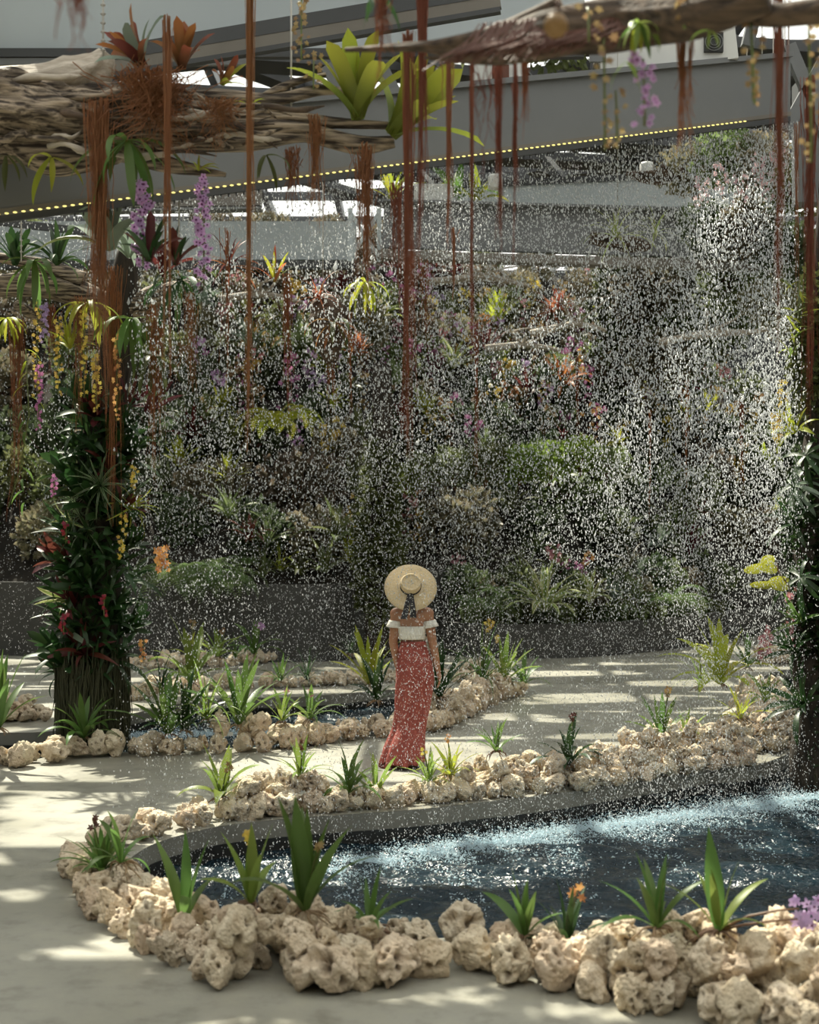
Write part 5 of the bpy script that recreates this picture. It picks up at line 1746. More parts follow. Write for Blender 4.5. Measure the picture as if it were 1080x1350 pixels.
SHR = {'deep': ('deep green bushy shrub', L_BANK, CLOUDS), 'fresh': ('fresh green fine leaved shrub', L_BANK2, CLOUDF), 'mixed': ('bronze tinted leafy shrub', L_BANK3, CLOUDS)}


def where(p):
    """words for a place on the planted bank, as it is seen"""
    px = 540 + p[0] * FPX / p[1]
    py = HY + (CAMH - p[2]) * FPX / p[1]
    zx = ('beyond the left edge', 'behind the planted column', 'right of the column', 'left of the green pillar', 'around the green pillar', 'above the straw hat', 'right of the hat',
          'over the hedge bushes', 'over the striped rosettes', 'over the right planter', 'left of the right trunk', 'behind the right trunk')
    lim = (0, 90, 200, 310, 430, 500, 580, 660, 750, 850, 950, 1030)
    k = sum(px > l for l in lim[1:])
    ty = ('at the top', 'high', 'above middle', 'at middle height', 'below middle', 'low')
    j = sum(py > l for l in (385, 450, 520, 590, 660))
    return '%s on the bank, %s' % (ty[j], zx[min(11, k)])
count = 0
for row in range(10):
    t_row = row / 9
    for i in range(17):
        x = -10.2 + 20.4 * (i + .5 * (row % 2)) / 16 + rng.uniform(-.35, .35)
        y = bank_front(x) + .75 + t_row * 6.7 + rng.uniform(-.2, .2)
        if y > 35: continue
        z = bank_z(x, y) + .3
        if row in (3, 4):
            kind = 'deep' if rng.random() < .8 else 'mixed'
        elif row in (5,):
            kind = 'fresh'
        elif row >= 6:
            kind = rng.choice(['mixed', 'fresh', 'mixed'])
        else:
            kind = rng.choice(['deep', 'deep', 'fresh', 'mixed'])
        lab, mt, pr = SHR[kind]
        t_ = thing('shrub', lab + ' ' + where((x, y, z)), 'shrub', (x, y, z), (0, 0, 0), 'shrubs on the planted bank')
        me_ = rng.choice(pr)
        s = rng.uniform(.85, 1.3)
        link_mat('foliage', me_, mt, t_, (0, 0, 0), (rng.uniform(-.2, .2), rng.uniform(-.2, .2), rng.uniform(0, 6.28)), s)
        link_mat('stems', TWIGM, STEMB, t_, (0, 0, 0), (0, 0, rng.uniform(0, 6.28)), s)
# the light hedge in the middle
for (px, py, s) in ((560, 622, .75), (600, 616, .8), (640, 612, .85), (685, 612, .8), (725, 608, .85), (765, 600, .75), (535, 632, .6), (800, 610, .7)):
    t_ = thing('shrub', 'sunlit pale green hedge bush, number %s from the left, behind the water' % ('one', 'two', 'four', 'five', 'six', 'seven', 'three', 'eight')[(560, 600, 640, 685, 725, 765, 535, 800).index(px)], 'shrub', tuple(P(px, py, 24.6)), (0, 0, 0), 'sunlit hedge bushes')
    link_mat('foliage', rng.choice(CLOUDF), L_LIGHT if px % 2 else L_BANK2, t_, (0, 0, 0), (0, 0, rng.uniform(0, 6.28)), s)
    link_mat('stems', TWIGM, STEMB, t_, (0, 0, 0), (0, 0, rng.uniform(0, 6.28)), s)

for i in range(34):
    p = P(rng.uniform(800, 1060), rng.uniform(345, 470), rng.uniform(29.5, 31))
    kind = ('mixed', 'fresh', 'deep')[i % 3]
    lab, mt, pr = SHR[kind]
    t_ = thing('shrub', lab + ' ' + where(p), 'shrub', tuple(p), (0, 0, 0), 'shrubs on the planted bank')
    link_mat('foliage', rng.choice(pr), mt, t_, (0, 0, 0), (0, 0, rng.uniform(0, 6.28)), rng.uniform(1.0, 1.4))
    link_mat('stems', TWIGM, STEMB, t_, (0, 0, 0), (0, 0, 0), 1)

# rosettes and flower sprays on the bank
def bank_at(px, py, lift=.5):
    """point on the bank seen at pixel (px, py), lifted off the soil"""
    for k in range(300):
        Y = 22 + k * .05
        p = P(px, py, Y)
        if Y > 34.5: break
        if Y > bank_front(p.x) and bank_z(p.x, Y) + lift >= p.z:
            return p
    return P(min(px, 900), py, 30)


BK = [(8, 'spider'), (0, 'strap'), (1, 'stiff')]
HUES = [(L_BANK2, 'green'), (L_YEL, 'yellow green'), (L_VARI, 'cream striped'), (L_ORANGE, 'orange red'), (L_SILVER, 'silvery'), (L_OLIVE, 'olive'), (L_RED, 'wine red')]
for i in range(120):
    px = rng.uniform(210, 1040)
    py = 345 + 395 * rng.random() ** .9
    mt, hue = rng.choice(HUES if py < 520 else HUES[:1] + HUES[5:] + HUES[:2])
    k = rng.randrange(3)
    p = bank_at(px, py, .75)
    t_ = thing('bank_bromeliad', '%s %s rosette %s' % (hue, ('arching', 'stiff', 'narrow leaved')[k], where(p)), 'bromeliad', tuple(p), (rng.uniform(.1, .5), 0, 0), 'rosette plants on the planted bank')
    link_mat('leaves', SPIKY[k], mt, t_, (0, 0, 0), (0, 0, rng.uniform(0, 6.28)), rng.uniform(.45, .8))
SPR = []
for i in range(4):
    mb = MB()
    r2 = random.Random(70 + i)
    for k in range(26):
        f = r2.random()
        c = Vector((r2.uniform(-.16, .16), r2.uniform(-.14, .06), -.75 * f))
        M = Matrix.Translation(c) @ Euler((R_(90) + r2.uniform(-.8, .8), r2.uniform(-.8, .8), r2.uniform(0, 6))).to_matrix().to_4x4() @ Matrix.Scale(r2.uniform(.040, .066), 4)
        b_ = BLOS[i % 3]
        mb.add([M @ v.co for v in b_.vertices], [tuple(p.vertices) for p in b_.polygons], edge=[.8] * len(b_.vertices))
    SPR.append(mb.mesh('blossoms', False))
ST1 = MB().tube([(0, .05, .1), (0, 0, 0), (.02, 0, -.4), (.05, 0, -.72)], .010, 4).mesh('flower_stem')
FIX = [(590, 420, F_MAG), (548, 458, F_MAG), (575, 470, F_MAG), (385, 470, F_MAG), (380, 500, F_MAG), (760, 455, F_MAG), (745, 470, F_MAG), (795, 460, F_MAG), (770, 490, F_MAG), (760, 488, F_ORA), (480, 385, F_YEL), (488, 410, F_YEL),
       (890, 470, F_YEL), (893, 430, F_YEL), (845, 520, F_YEL), (920, 480, F_RED), (975, 590, F_YEL), (972, 615, F_YEL), (878, 560, F_YEL), (965, 540, F_YEL), (1025, 490, F_ORA), (435, 570, F_YEL), (445, 560, F_YEL), (640, 385, F_YEL),
       (660, 395, F_YEL), (615, 390, F_YEL), (570, 400, F_YEL), (690, 480, F_VIO), (700, 440, F_VIO), (580, 395, F_VIO), (720, 510, F_YEL), (945, 515, F_TAN), (950, 475, F_TAN), (980, 470, F_TAN), (790, 400, F_PINK), (830, 420, F_PINK),
       (745, 400, F_TAN), (760, 410, F_PINK), (540, 660, F_PINK), (545, 640, F_ORA), (550, 680, F_YEL), (475, 690, F_YEL), (470, 660, F_YEL), (605, 735, F_PINK), (520, 430, F_PINK), (340, 470, F_PINK), (330, 430, F_ORA), (300, 400, F_PINK), (270, 470, F_MAG), (420, 500, F_VIO)]
NAME = {F_MAG: 'magenta', F_YEL: 'yellow', F_ORA: 'orange', F_VIO: 'violet', F_TAN: 'tan', F_PINK: 'pink', F_RED: 'crimson', F_LIL: 'lilac'}
for i in range(110):
    FIX.append((rng.uniform(230, 1030), rng.uniform(350, 560), rng.choice([F_MAG, F_YEL, F_TAN, F_PINK, F_TAN, F_TAN, F_LIL, F_ORA, F_LIL])))
for i, (px, py, mt) in enumerate(FIX):
    p = bank_at(px, py - 10, 1.15)
    t_ = thing('orchid_spray', '%s orchid spray %s' % (NAME[mt], where(p)), 'flowers', tuple(p), (0, 0, 0), 'orchid sprays on the planted bank')
    link_mat('blossoms', SPR[i % 4], mt, t_, (0, 0, 0), (0, 0, rng.uniform(-.5, .5)), rng.uniform(.75, 1.2))
    link_mat('flower_stem', ST1, STEM, t_, (0, 0, 0), (0, 0, 0), 1)
# pale bare branches propped on the bank
for i, (pts, lab) in enumerate((([(868, 452), (930, 440), (990, 438), (1030, 430)], 'pale bare branch high on the bank at the right'), ([(560, 372), (640, 366), (700, 378)], 'pale bare branch below the middle girder'),
                               ([(700, 440), (760, 428), (800, 436)], 'pale bare branch among the pink orchids of the bank'), ([(420, 340), (470, 352), (500, 372)], 'pale bare branch left of the middle girder'),
                               ([(290, 395), (350, 388), (400, 400)], 'pale bare branch left of centre behind the drops'), ([(640, 460), (690, 455), (740, 462)], 'pale bare branch in the middle of the bank'))):
    Y = 25.5
    t_ = thing('bare_branch', lab, 'branch', tuple(P(*pts[0], Y)))
    b0 = P(*pts[0], Y)
    link('bough', log_mesh([P(a, b_, Y) - b0 for a, b_ in pts], [.07, .06, .03], 12, 6, .3, 6, 90 + i), WOODP, t_)
    mid = P(*pts[1], Y) - b0
    for k in range(3):
        link('twig', log_mesh([mid, mid + Vector((rng.uniform(-.3, .5), -.1, rng.uniform(.1, .35))), mid + Vector((rng.uniform(-.5, .9), -.2, rng.uniform(.2, .6)))], [.035, .02, .008], 8, 4, .3, 6, 100 + i * 3 + k), WOODP, t_)

# hanging planted baskets high at the right, behind the falling water
for i, (px, py, Y, s, mt, lab) in enumerate(((905, 225, 17.5, .8, L_BANK3, 'left of the row'), (955, 205, 17.2, .9, L_BANK2, 'second from the left'), (1005, 215, 17, .9, L_BANK3, 'third from the left'), (1040, 250, 16.8, .8, L_BANK2, 'at the right end'),
                                       (930, 300, 18, .9, L_BANK, 'below the left one'), (985, 300, 17.8, 1.0, L_BANK3, 'below the third one'), (1035, 330, 17.6, .9, L_BANK, 'below the right end one'), (960, 370, 19, 1.0, L_BANK2, 'lowest, above the bare branch'), (1020, 400, 18.5, .9, L_BANK3, 'lowest, beside the climbing vine'))):
    t_ = thing('hanging_basket_plant', 'leafy hanging basket plant high at the right behind the drops, ' + lab, 'hanging plant', tuple(P(px, py, Y)), (0, 0, 0), 'hanging basket plants at the right')
    link_mat('foliage', CLOUDS[i % 5], mt, t_, (0, 0, 0), (0, 0, i), s * .8)
    MB().lathe([(.001, -.16), (.12, -.12), (.18, 0), (.16, .01), (.001, -.02)], 14).build('basket', WOODD, t_)
    MB().tube([(0, 0, -.1), (0, 0, ROOFZ - P(px, py, Y).z)], .006, 5).build('wire', CABLE, t_)
for i, (px, py) in enumerate(((1000, 205), (1012, 225), (975, 230), (950, 215), (1025, 200), (925, 235))):
    t_ = spray('orchid_spray', 'pale pink orchids on a hanging basket at the upper right, %s' % ('topmost', 'right of centre', 'left of centre', 'far left', 'far right', 'lowest left')[i], P(px, py, 16.6), .35, 20, F_PALE, .038, None, 'pale pink orchids on the hanging baskets', wide=.9)

# unseen vines, added under the roof steel to shade the path below
for i in range(12):
    x, y = rng.uniform(-7, 5.5), rng.uniform(17.5, 27)
    zlow = CAMH + y * (HY + 40) / FPX
    z = max(7.0, min(8.9, zlow + .6))
    if z > 8.85 and y > 20: continue
    t_ = thing('added_shade_vine', 'unseen leafy vine added under the roof steel to shade the path', 'vine', (x, y, z), (0, 0, 0), 'vines added under the roof for shade, out of the picture')
    link_mat('foliage', CLOUDS[i % 5], L_BANK2, t_, (0, 0, 0), (0, 0, i), rng.uniform(.7, 1.3))
    MB().tube([(0, 0, 0), (.05, 0, (ROOFZ - z) * .5), (0, 0, ROOFZ - z)], .02, 5).build('stem', STEMB, t_)

for i, (xf, yf) in enumerate(((-1.7, 5.9), (-2.3, 6.9), (-3.3, 9.4), (-3.8, 10.8), (.5, 5.7), (-.3, 5.3), (1.5, 5.2), (-2.9, 8.0))):  # more unseen vines, aimed to mottle these floor spots with shade
    y = (yf + 1.624) / .782
    z = min(8.8, CAMH + .376 * y + .8)
    x = xf - .3 * z
    t_ = thing('added_shade_vine', 'unseen leafy vine added under the roof steel to shade the path', 'vine', (x, y, z), (0, 0, 0), 'vines added under the roof for shade, out of the picture')
    link_mat('foliage', STRANDY[i % 2], L_BANK2, t_, (0, 0, 0), (0, 0, i * 2.1), rng.uniform(.8, 1.1))
    MB().tube([(0, 0, 0), (.05, 0, (ROOFZ - z) * .5), (0, 0, ROOFZ - z)], .02, 5).build('stem', STEMB, t_)

# green pillar behind the woman
gp = thing('green_pillar', 'leaf covered pillar standing behind the straw hat', 'planted pillar', tuple(P(500, 858, 22.2)))
b0 = P(500, 858, 22.2)
link('trunk', log_mesh([Vector((0, 0, -.1)), P(500, 760, 22.2) - b0, P(502, 650, 22.2) - b0, P(504, 480, 22.2) - b0], [.22, .2, .18, .14], 18, 6, .2, 6, 66), BARK, gp)
tag(link('foliage', leaf_cloud(3600, .42, .42, 2.0, .12, 12, .4), L_OLIVE, gp, (0, 0, 1.75)), kind='stuff')


# ferns
def fern(name, label, loc, size, n, mat, group=None, arc=None):
    t_ = thing(name, label, 'fern', tuple(loc), (0, 0, 0), group)
    fr_ = []
    for v in range(3):
        mb = MB()
        x = z = 0
        for i in range(22):
            s = i / 21
            a = R_(62 - 10 * v) - R_(125) * s ** 1.1
            x += math.cos(a) / 22
            z += math.sin(a) / 22
            l = .19 * math.sin(PI * min(1, s * .85 + .12)) + .01
            for sg in (-1, 1):
                mb.add([(x, 0, z), (x + .03 + l * .25, sg * l * .5, z + .01), (x + .04 + l * .4, sg * l, z - .03), (x + .055, sg * l * .4, z - .01)], [(0, 1, 2, 3)], edge=[0, .5, 1, .5], along=[s] * 4)
        fr_.append(mb.mesh('frond', False))
    for i in range(n):
        a = i * 2.4 if not arc else arc[0] + (arc[1] - arc[0]) * ((i * .618) % 1)
        link_mat('frond', fr_[i % 3], mat, t_, (0, 0, 0), (random.uniform(-.2, .2), random.uniform(-.25, .1), a), size * random.uniform(.75, 1.1))
    return t_


def lw(px, py):                                        # on top of the left planter wall, a little behind its face
    p = P(px, py, 22.9)
    return Vector((p.x, line_y(LW, p.x) + .25, p.z))


fern('fern', 'big fern spilling over the planter wall right of the planted column', lw(258, 768) + Vector((0, -.42, 0)), 1.05, 34, L_FERN, arc=(-2.9, -.2))
fern('fern', 'second fern over the planter wall, nearer the straw hat', lw(300, 772) + Vector((0, -.42, 0)), .85, 26, L_FERN, arc=(-2.9, -.2))
fern('fern', 'pale yellow fern hanging high behind the drops left of centre', P(368, 560, 21.8), .75, 20, L_YEL)
fern('fern', 'dim fern at the top of the planter wall', lw(330, 745), .5, 12, L_FERN)
for (px, py, s, mt, sty, lab) in ((430, 755, .62, L_BANK2, 'lance', 'low leafy plant on the tall planter wall left of the hat'), (400, 758, .5, L_OLIVE, 'strap', 'olive arching plant on the tall planter wall'), (462, 742, .7, L_YEL, 'lance', 'yellow green leafy plant beside the green pillar'),
                                  (372, 752, .5, L_YEL, 'grass', 'small yellowish tuft above the tall planter wall'), (350, 758, .45, L_BANK2, 'lance', 'small green plant on the tall planter wall right of the ferns'), (445, 715, .7, L_BANK2, 'broad', 'broad leaved plant behind the wall left of the pillar'),
                                  (560, 738, .6, L_BANK2, 'lance', 'green plant on the wall right above the straw hat'), (600, 742, .55, L_OLIVE, 'lance', 'olive plant on the back planter wall right of the hat'), (640, 745, .55, L_BANK2, 'strap', 'arching plant on the back planter wall')):
    p = lw(px, py) if px < 500 else P(px, py, 25.9)
    rosette('wall_plant', lab, p, sty, 16, s, mt, 'plant', 'plants along the top of the planter walls')


# right planter
def rp(px, py, back=.5):
    Y = 23.6
    for _ in range(4):
        p = P(px, py, Y)
        Y = line_y(RW, p.x) + back
    return P(px, py, Y)


rosette('striped_bromeliad', 'large cream and green striped rosette in the right planter', rp(717, 806, .22), 'strap', 36, .86, L_VARI, 'bromeliad')
rosette('striped_bromeliad', 'smaller cream striped rosette right of the large one in the planter', rp(780, 792, .45), 'strap', 24, .55, L_VARI, 'bromeliad')
fern('fern', 'pale green fern in the middle of the right planter', rp(880, 797, .45), .85, 24, L_FERN)
fern('fern', 'fern at the right of the right planter', rp(905, 800, .9), .55, 16, L_FERN)
fern('fern', 'bushy fern at the left end of the right planter', rp(640, 806, .3), .75, 20, L_FERN)
fern('fern', 'fine fern between the back wall and the large striped rosette', rp(660, 785, .9), .6, 16, L_FERN)
for (px, py, bk, sty, mt, s, lab) in ((735, 762, 1.4, 'broad', L_BANK2, .5, 'broad leaved green plant above the striped rosettes'), (690, 770, 1.3, 'lance', L_BANK2, .5, 'leafy plant behind the large striped rosette'), (810, 790, .9, 'strap', L_SILVER, .5, 'silvery arching plant in the right planter'),
                                      (830, 745, 1.6, 'spider', L_BANK3, .6, 'bronze tinted rosette at the back of the right planter'), (845, 760, 1.4, 'lance', L_SILVER, .45, 'silvery leaved plant in the middle of the right planter'), (930, 795, .8, 'strap', L_OLIVE, .5, 'olive arching plant at the right of the planter'),
                                      (965, 780, 1.0, 'lance', L_BANK2, .55, 'green plant near the right end of the planter'), (870, 722, 2.2, 'broad', L_SILVER, .5, 'grey leaved plant high behind the right planter'), (660, 812, .3, 'lance', L_OLIVE, .3, 'low olive plant at the left rim of the right planter'),
                                      (1000, 770, 1.2, 'strap', L_DARK, .6, 'dark arching plant at the far right of the planter')):
    rosette('planter_plant', lab, rp(px, py, bk), sty, 18, s, mt, 'plant', 'plants in the right planter')
for (px, py, mt, lab) in ((746, 738, F_MAG, 'left magenta flower above the striped rosettes'), (767, 737, F_MAG, 'right magenta flower above the striped rosettes'), (776, 728, F_ORA, 'orange yellow flower beside the magenta ones'), (730, 716, F_PINK, 'small pink flower high behind the planter')):
    spray('planter_flower', lab, rp(px, py + 22, 1.3), .28, 12, mt, .06, None, 'flowers in the right planter', hang=False, wide=.7)
for i in range(26):                                     # ground cover along the front of the right planter
    px = 625 + i * 13.2
    if 675 < px < 800 and i % 2 == 0: px += 130
    kind = 'fine leaved ground cover clump, %s of the right planter rim, %s row' % (('left end', 'left part', 'middle', 'right part', 'right end')[i * 5 // 26], ('front', 'back')[i % 2])
    t_ = thing('ground_cover', kind, 'plant', tuple(rp(px, 812 - (8 if px > 900 else 0), .32 + .5 * (i % 2))), (0, 0, 0), 'ground cover in the right planter')
    link_mat('foliage', CLOUDF[i % 3], (L_BANK2, L_BANK, L_OLIVE)[i % 3], t_, (0, 0, 0), (0, 0, i), .42)
for i in range(20):
    px = 610 + i * 21
    t_ = thing('shrub', 'dim leafy shrub at the back of the right planter, %s %s' % (('lower', 'middle', 'upper')[2 - i % 3], ('left of the striped rosettes', 'by the striped rosettes', 'above the ferns', 'towards the right trunk')[i // 5]), 'shrub', tuple(rp(px, 768 + (i % 3) * 8 - (14 if px > 850 else 0), 1.3)), (0, 0, 0), 'shrubs at the back of the right planter')
    link_mat('foliage', CLOUDS[i % 5], (L_BANK, L_BANK2, L_BANK3)[i % 3], t_, (0, 0, 0), (0, 0, i), .62)
    link_mat('stems', TWIGM, STEMB, t_, (0, 0, 0), (0, 0, 0), .6)

# ================================================================== the woman
YW = 12.3


def W(px, py, dy=0.0):
    return P(px, py, YW + dy)


WB = G(533, 1010)
woman = thing('woman', 'woman seen from behind in a wide straw hat, white crop top and long red skirt', 'person', tuple(WB))


def capsule(mb, a, b_, r0, r1, seg=14, flat=None):
    """tapered limb segment with round ends"""
    a, b_ = Vector(a), Vector(b_)
    d = b_ - a
    L = max(d.length, 1e-5)
    q = d.to_track_quat('Z', 'Y').to_matrix().to_4x4()
    M = Matrix.Translation(a) @ q
    prof = [(r0 * math.sin(t) + 1e-4, -r0 * math.cos(t)) for t in np.linspace(0.02, PI / 2, 6)]
    prof += [(r1 * math.cos(t) + 1e-4, L + r1 * math.sin(t)) for t in np.linspace(0.0, PI / 2 - .02, 6)]
    mb.lathe(prof, seg, M)
    n = len(mb.v)
    mb.f.append(tuple(range(n - seg, n)))
    k0 = n - seg * len(prof)
    mb.f.append(tuple(range(k0, k0 + seg))[::-1])


def ellipsoid(mb, c, rx, ry, rz, rot=None, seg=20, rings=12):
    M = Matrix.Translation(Vector(c)) @ (rot or Matrix.Identity(4)) @ Matrix.Diagonal((rx, ry, rz, 1))
    prof = [(math.sin(t) + 1e-4, -math.cos(t)) for t in np.linspace(0.02, PI - .02, rings)]
    n0 = len(mb.v)
    mb.lathe(prof, seg, M)
    n = len(mb.v)
    mb.f.append(tuple(range(n - seg, n)))
    mb.f.append(tuple(range(n0, n0 + seg))[::-1])


bd = MB()
def B(px, py, dy=0.0): return W(px, py, dy) - WB
# torso
ellipsoid(bd, B(546, 884, 0.01), .150, .115, .115)            # hips
ellipsoid(bd, B(541, 884, -.07), .075, .06, .085)             # seat
ellipsoid(bd, B(553, 884, -.07), .075, .06, .085)
ellipsoid(bd, B(545.5, 862), .110, .088, .13)                 # belly
ellipsoid(bd, B(545, 846), .096, .078, .12)                   # waist
ellipsoid(bd, B(543, 826), .116, .090, .13)                   # ribs
ellipsoid(bd, B(543, 813), .142, .078, .085)                  # shoulder blades
ellipsoid(bd, B(537, 824, .075), .055, .05, .055)             # bust
ellipsoid(bd, B(549, 824, .075), .055, .05, .055)
capsule(bd, B(543, 812), B(543, 797), .062, .05)              # neck root
capsule(bd, B(543, 799), B(542.5, 786, .01), .05, .048)
# head looks up and ahead: tilted back
HT = Matrix.Rotation(R_(22), 4, 'X')
HC = B(542, 778, .03)
ellipsoid(bd, HC, .075, .093, .108, HT)
ellipsoid(bd, HC + HT @ Vector((0, .035, -.06)), .055, .065, .06, HT)      # jaw
ellipsoid(bd, HC + HT @ Vector((0, .085, -.10)), .022, .02, .018, HT)      # chin
ellipsoid(bd, HC + HT @ Vector((0, .098, -.022)), .013, .022, .026, HT)    # nose
for s in (-1, 1):
    ellipsoid(bd, HC + HT @ Vector((s * .038, .068, -.02)), .022, .02, .018, HT)   # cheeks
    ellipsoid(bd, HC + HT @ Vector((s * .076, .0, -.01)), .012, .022, .034, HT)    # ears
# shoulders and arms
SL, EL_, WL = B(522.5, 809), B(518.5, 846, .0), B(524, 878, .09)
SR, ER, WR = B(564, 809), B(571, 850, .0), B(577.5, 883, .02)
for S, E, Wr in ((SL, EL_, WL), (SR, ER, WR)):
    capsule(bd, B(543, 806), S, .060, .055)
    capsule(bd, S, E, .050, .038)
    capsule(bd, E, E.lerp(Wr, .45), .038, .036)
    capsule(bd, E.lerp(Wr, .4), Wr, .036, .025)


def hand(Wr, d, side, curl):
    """palm, four bent fingers of different lengths and a thumb from the side of the palm"""
    d = d.normalized()
    fwd = Vector((0, 1, 0))
    s = d.cross(fwd).normalized() * side
    pc = Wr + d * .045
    q = Matrix((s, fwd, d)).transposed().to_4x4()
    ellipsoid(bd, pc, .020, .036, .052, q)
    for k, (o_, l) in enumerate(((.026, .070), (.009, .078), (-.009, .072), (-.025, .058))):
        a = Wr + d * .080 + fwd * o_
        m1 = a + d * l * .45 - s * curl * l * .18
        m2 = m1 + d * l * .32 - s * curl * l * .30
        m3 = m2 + d * l * .20 - s * curl * l * .30
        capsule(bd, a, m1, .0092, .0085, 10)
        capsule(bd, m1, m2, .0085, .0080, 10)
        capsule(bd, m2, m3, .0080, .0070, 10)
    a = Wr + d * .030 + fwd * .028
    m1 = a + d * .030 + fwd * .022 - s * .008
    capsule(bd, a, m1, .012, .010, 10)
    capsule(bd, m1, m1 + d * .030 + fwd * .006 - s * .008, .010, .0085, 10)


hand(WL, (WL - EL_) * .8 + Vector((0, .02, -.1)), -1, .8)
hand(WR, (WR - ER) + Vector((.01, 0, -.05)), 1, .6)
# legs: right foot flat ahead, left foot trailing with the heel up
HL, KL, AL = B(539, 890), B(535, 946, .06), B(516, 994, -.10)
HR, KR, AR = B(553, 890), B(551, 944, .07), B(551, 1000, .10)
for H, K, A in ((HL, KL, AL), (HR, KR, AR)):
    capsule(bd, H, K, .088, .055)
    capsule(bd, K, K.lerp(A, .35), .052, .047)
    capsule(bd, K.lerp(A, .3), A, .047, .031)
fl = Vector((G(522, 1013).x, G(522, 1013).y, 0)) - WB        # ball of the left foot on the floor
TL = fl + Vector((.03, .02, .022))
capsule(bd, AL + Vector((-.035, -.01, -.045)), TL, .030, .026)
capsule(bd, AL, AL + Vector((-.03, -.01, -.04)), .034, .030)
capsule(bd, TL, TL + Vector((.055, .02, -.006)), .026, .016)
TR = Vector((AR.x + .01, AR.y + .15, .03))
capsule(bd, Vector((AR.x, AR.y - .03, .038)), TR, .034, .026)
capsule(bd, Vector((AR.x, AR.y, .08)), Vector((AR.x, AR.y - .01, .04)), .036, .034)
capsule(bd, TR, TR + Vector((0, .07, -.006)), .026, .016)
body = link('body', bd.mesh('body'), SKINM, woman)
rm = body.modifiers.new('remesh', 'REMESH')
rm.mode = 'VOXEL'
rm.voxel_size = 0.0075
rm.use_smooth_shade = True
sm = body.modifiers.new('smooth', 'CORRECTIVE_SMOOTH')
sm.iterations = 4
sm.use_only_smooth = True
dg = bpy.context.evaluated_depsgraph_get()
me2 = bpy.data.meshes.new_from_object(body.evaluated_get(dg))
body.modifiers.clear()
body.data = me2
if not me2.materials: me2.materials.append(SKINM)
# eyes, lips, brows
for s in (-1, 1):
    e = MB(); ellipsoid(e, (0, 0, 0), .011, .009, .008)
    ey = e.build('eye', CLOTHW, woman, loc=HC + HT @ Vector((s * .03, .086, .006)))
    e = MB(); ellipsoid(e, (0, .006, 0), .0055, .005, .0055)
    e.build('pupil', LEATHER, ey)
e = MB(); ellipsoid(e, (0, 0, 0), .022, .010, .008)
e.build('lips', F_PINK, woman, loc=HC + HT @ Vector((0, .098, -.062)))
# hair: a low knot under the hat
hr = MB()
ellipsoid(hr, HC + HT @ Vector((0, -.018, .022)), .084, .095, .102, HT)
ellipsoid(hr, HC + Vector((0, -.085, -.055)), .05, .045, .055)
hob = hr.build('hair', HAIRM, woman)


def tube_cloth(name, rings, mat, seg=72, folds=None, thick=.004):
    """rings: (centre, half width, half depth)"""
    mb = MB()
    vv, ff = [], []
    for i, (c, rx, ry) in enumerate(rings):
        for k in range(seg):
            a = 2 * PI * k / seg
            f = folds(i, a) if folds else 0
            vv.append((c.x + (rx + f) * math.cos(a), c.y + (ry + f) * math.sin(a), c.z + (folds(i, a + 1) * .25 if folds else 0)))
    for i in range(len(rings) - 1):
        for k in range(seg):
            a, b_ = i * seg + k, i * seg + (k + 1) % seg
            ff.append((a, b_, b_ + seg, a + seg))
    mb.add(vv, ff)
    o = mb.build(name, mat, woman)
    s_ = o.modifiers.new('thick', 'SOLIDIFY')
    s_.thickness = thick
    s_.offset = 1
    return o


px2m = YW / FPX
SK = [(846, 545, 16.2, .092), (852, 545, 17.4, .10), (860, 545.5, 19.8, .112), (872, 546.5, 23, .130), (884, 547, 24.6, .148), (896, 547, 25, .150), (908, 546, 24.6, .145), (922, 544.5, 23.6, .140), (936, 543, 22.6, .140),
      (948, 541, 22, .145), (960, 539.5, 22, .155), (970, 537, 23.5, .19), (980, 534.5, 25.5, .225), (990, 532.5, 27.5, .25), (998, 531.5, 29, .262), (1004, 531, 30, .268)]
SKI = []
for i in range(len(SK) * 3 - 2):
    f = i / 3
    a = int(f); b_ = min(a + 1, len(SK) - 1); u = f - a
    q = [SK[a][j] * (1 - u) + SK[b_][j] * u for j in range(4)]
    SKI.append((B(q[1], q[0]), q[2] * px2m, q[3]))
nS = len(SKI)
def sfold(i, a):
    f = (i / nS)
    amp = .002 + .017 * max(0, f - .30) ** 1.2 / .6
    return amp * (math.sin(9 * a + 2.5 * f) + .6 * math.sin(15 * a - 3 * f + 1) + .5 * math.sin(4 * a + 6 * f))
skirt = tube_cloth('skirt', SKI, SKIRTM, 110, sfold)
tube_cloth('waistband', [(B(545, 845), 16.0 * px2m, .090), (B(545, 847), 16.6 * px2m, .094), (B(545, 851), 17.7 * px2m, .103)], SKIRTM)
tz = MB()                                                # tassels along the trailing hem
for k in range(34):
    a = PI * .55 + k * .075
    c = B(531.5, 1004)
    q = Vector((c.x + 29.5 * px2m * math.cos(a), c.y + .225 * math.sin(a), c.z))
    tz.tube([q, q + Vector((math.cos(a) * .012, math.sin(a) * .012, -.022)), q + Vector((math.cos(a) * .018, math.sin(a) * .018, -.04))], [.003, .005, .002], 5)
tag(tz.build('hem_tassels', SKIRTM, woman), 'dark red hem fringe')
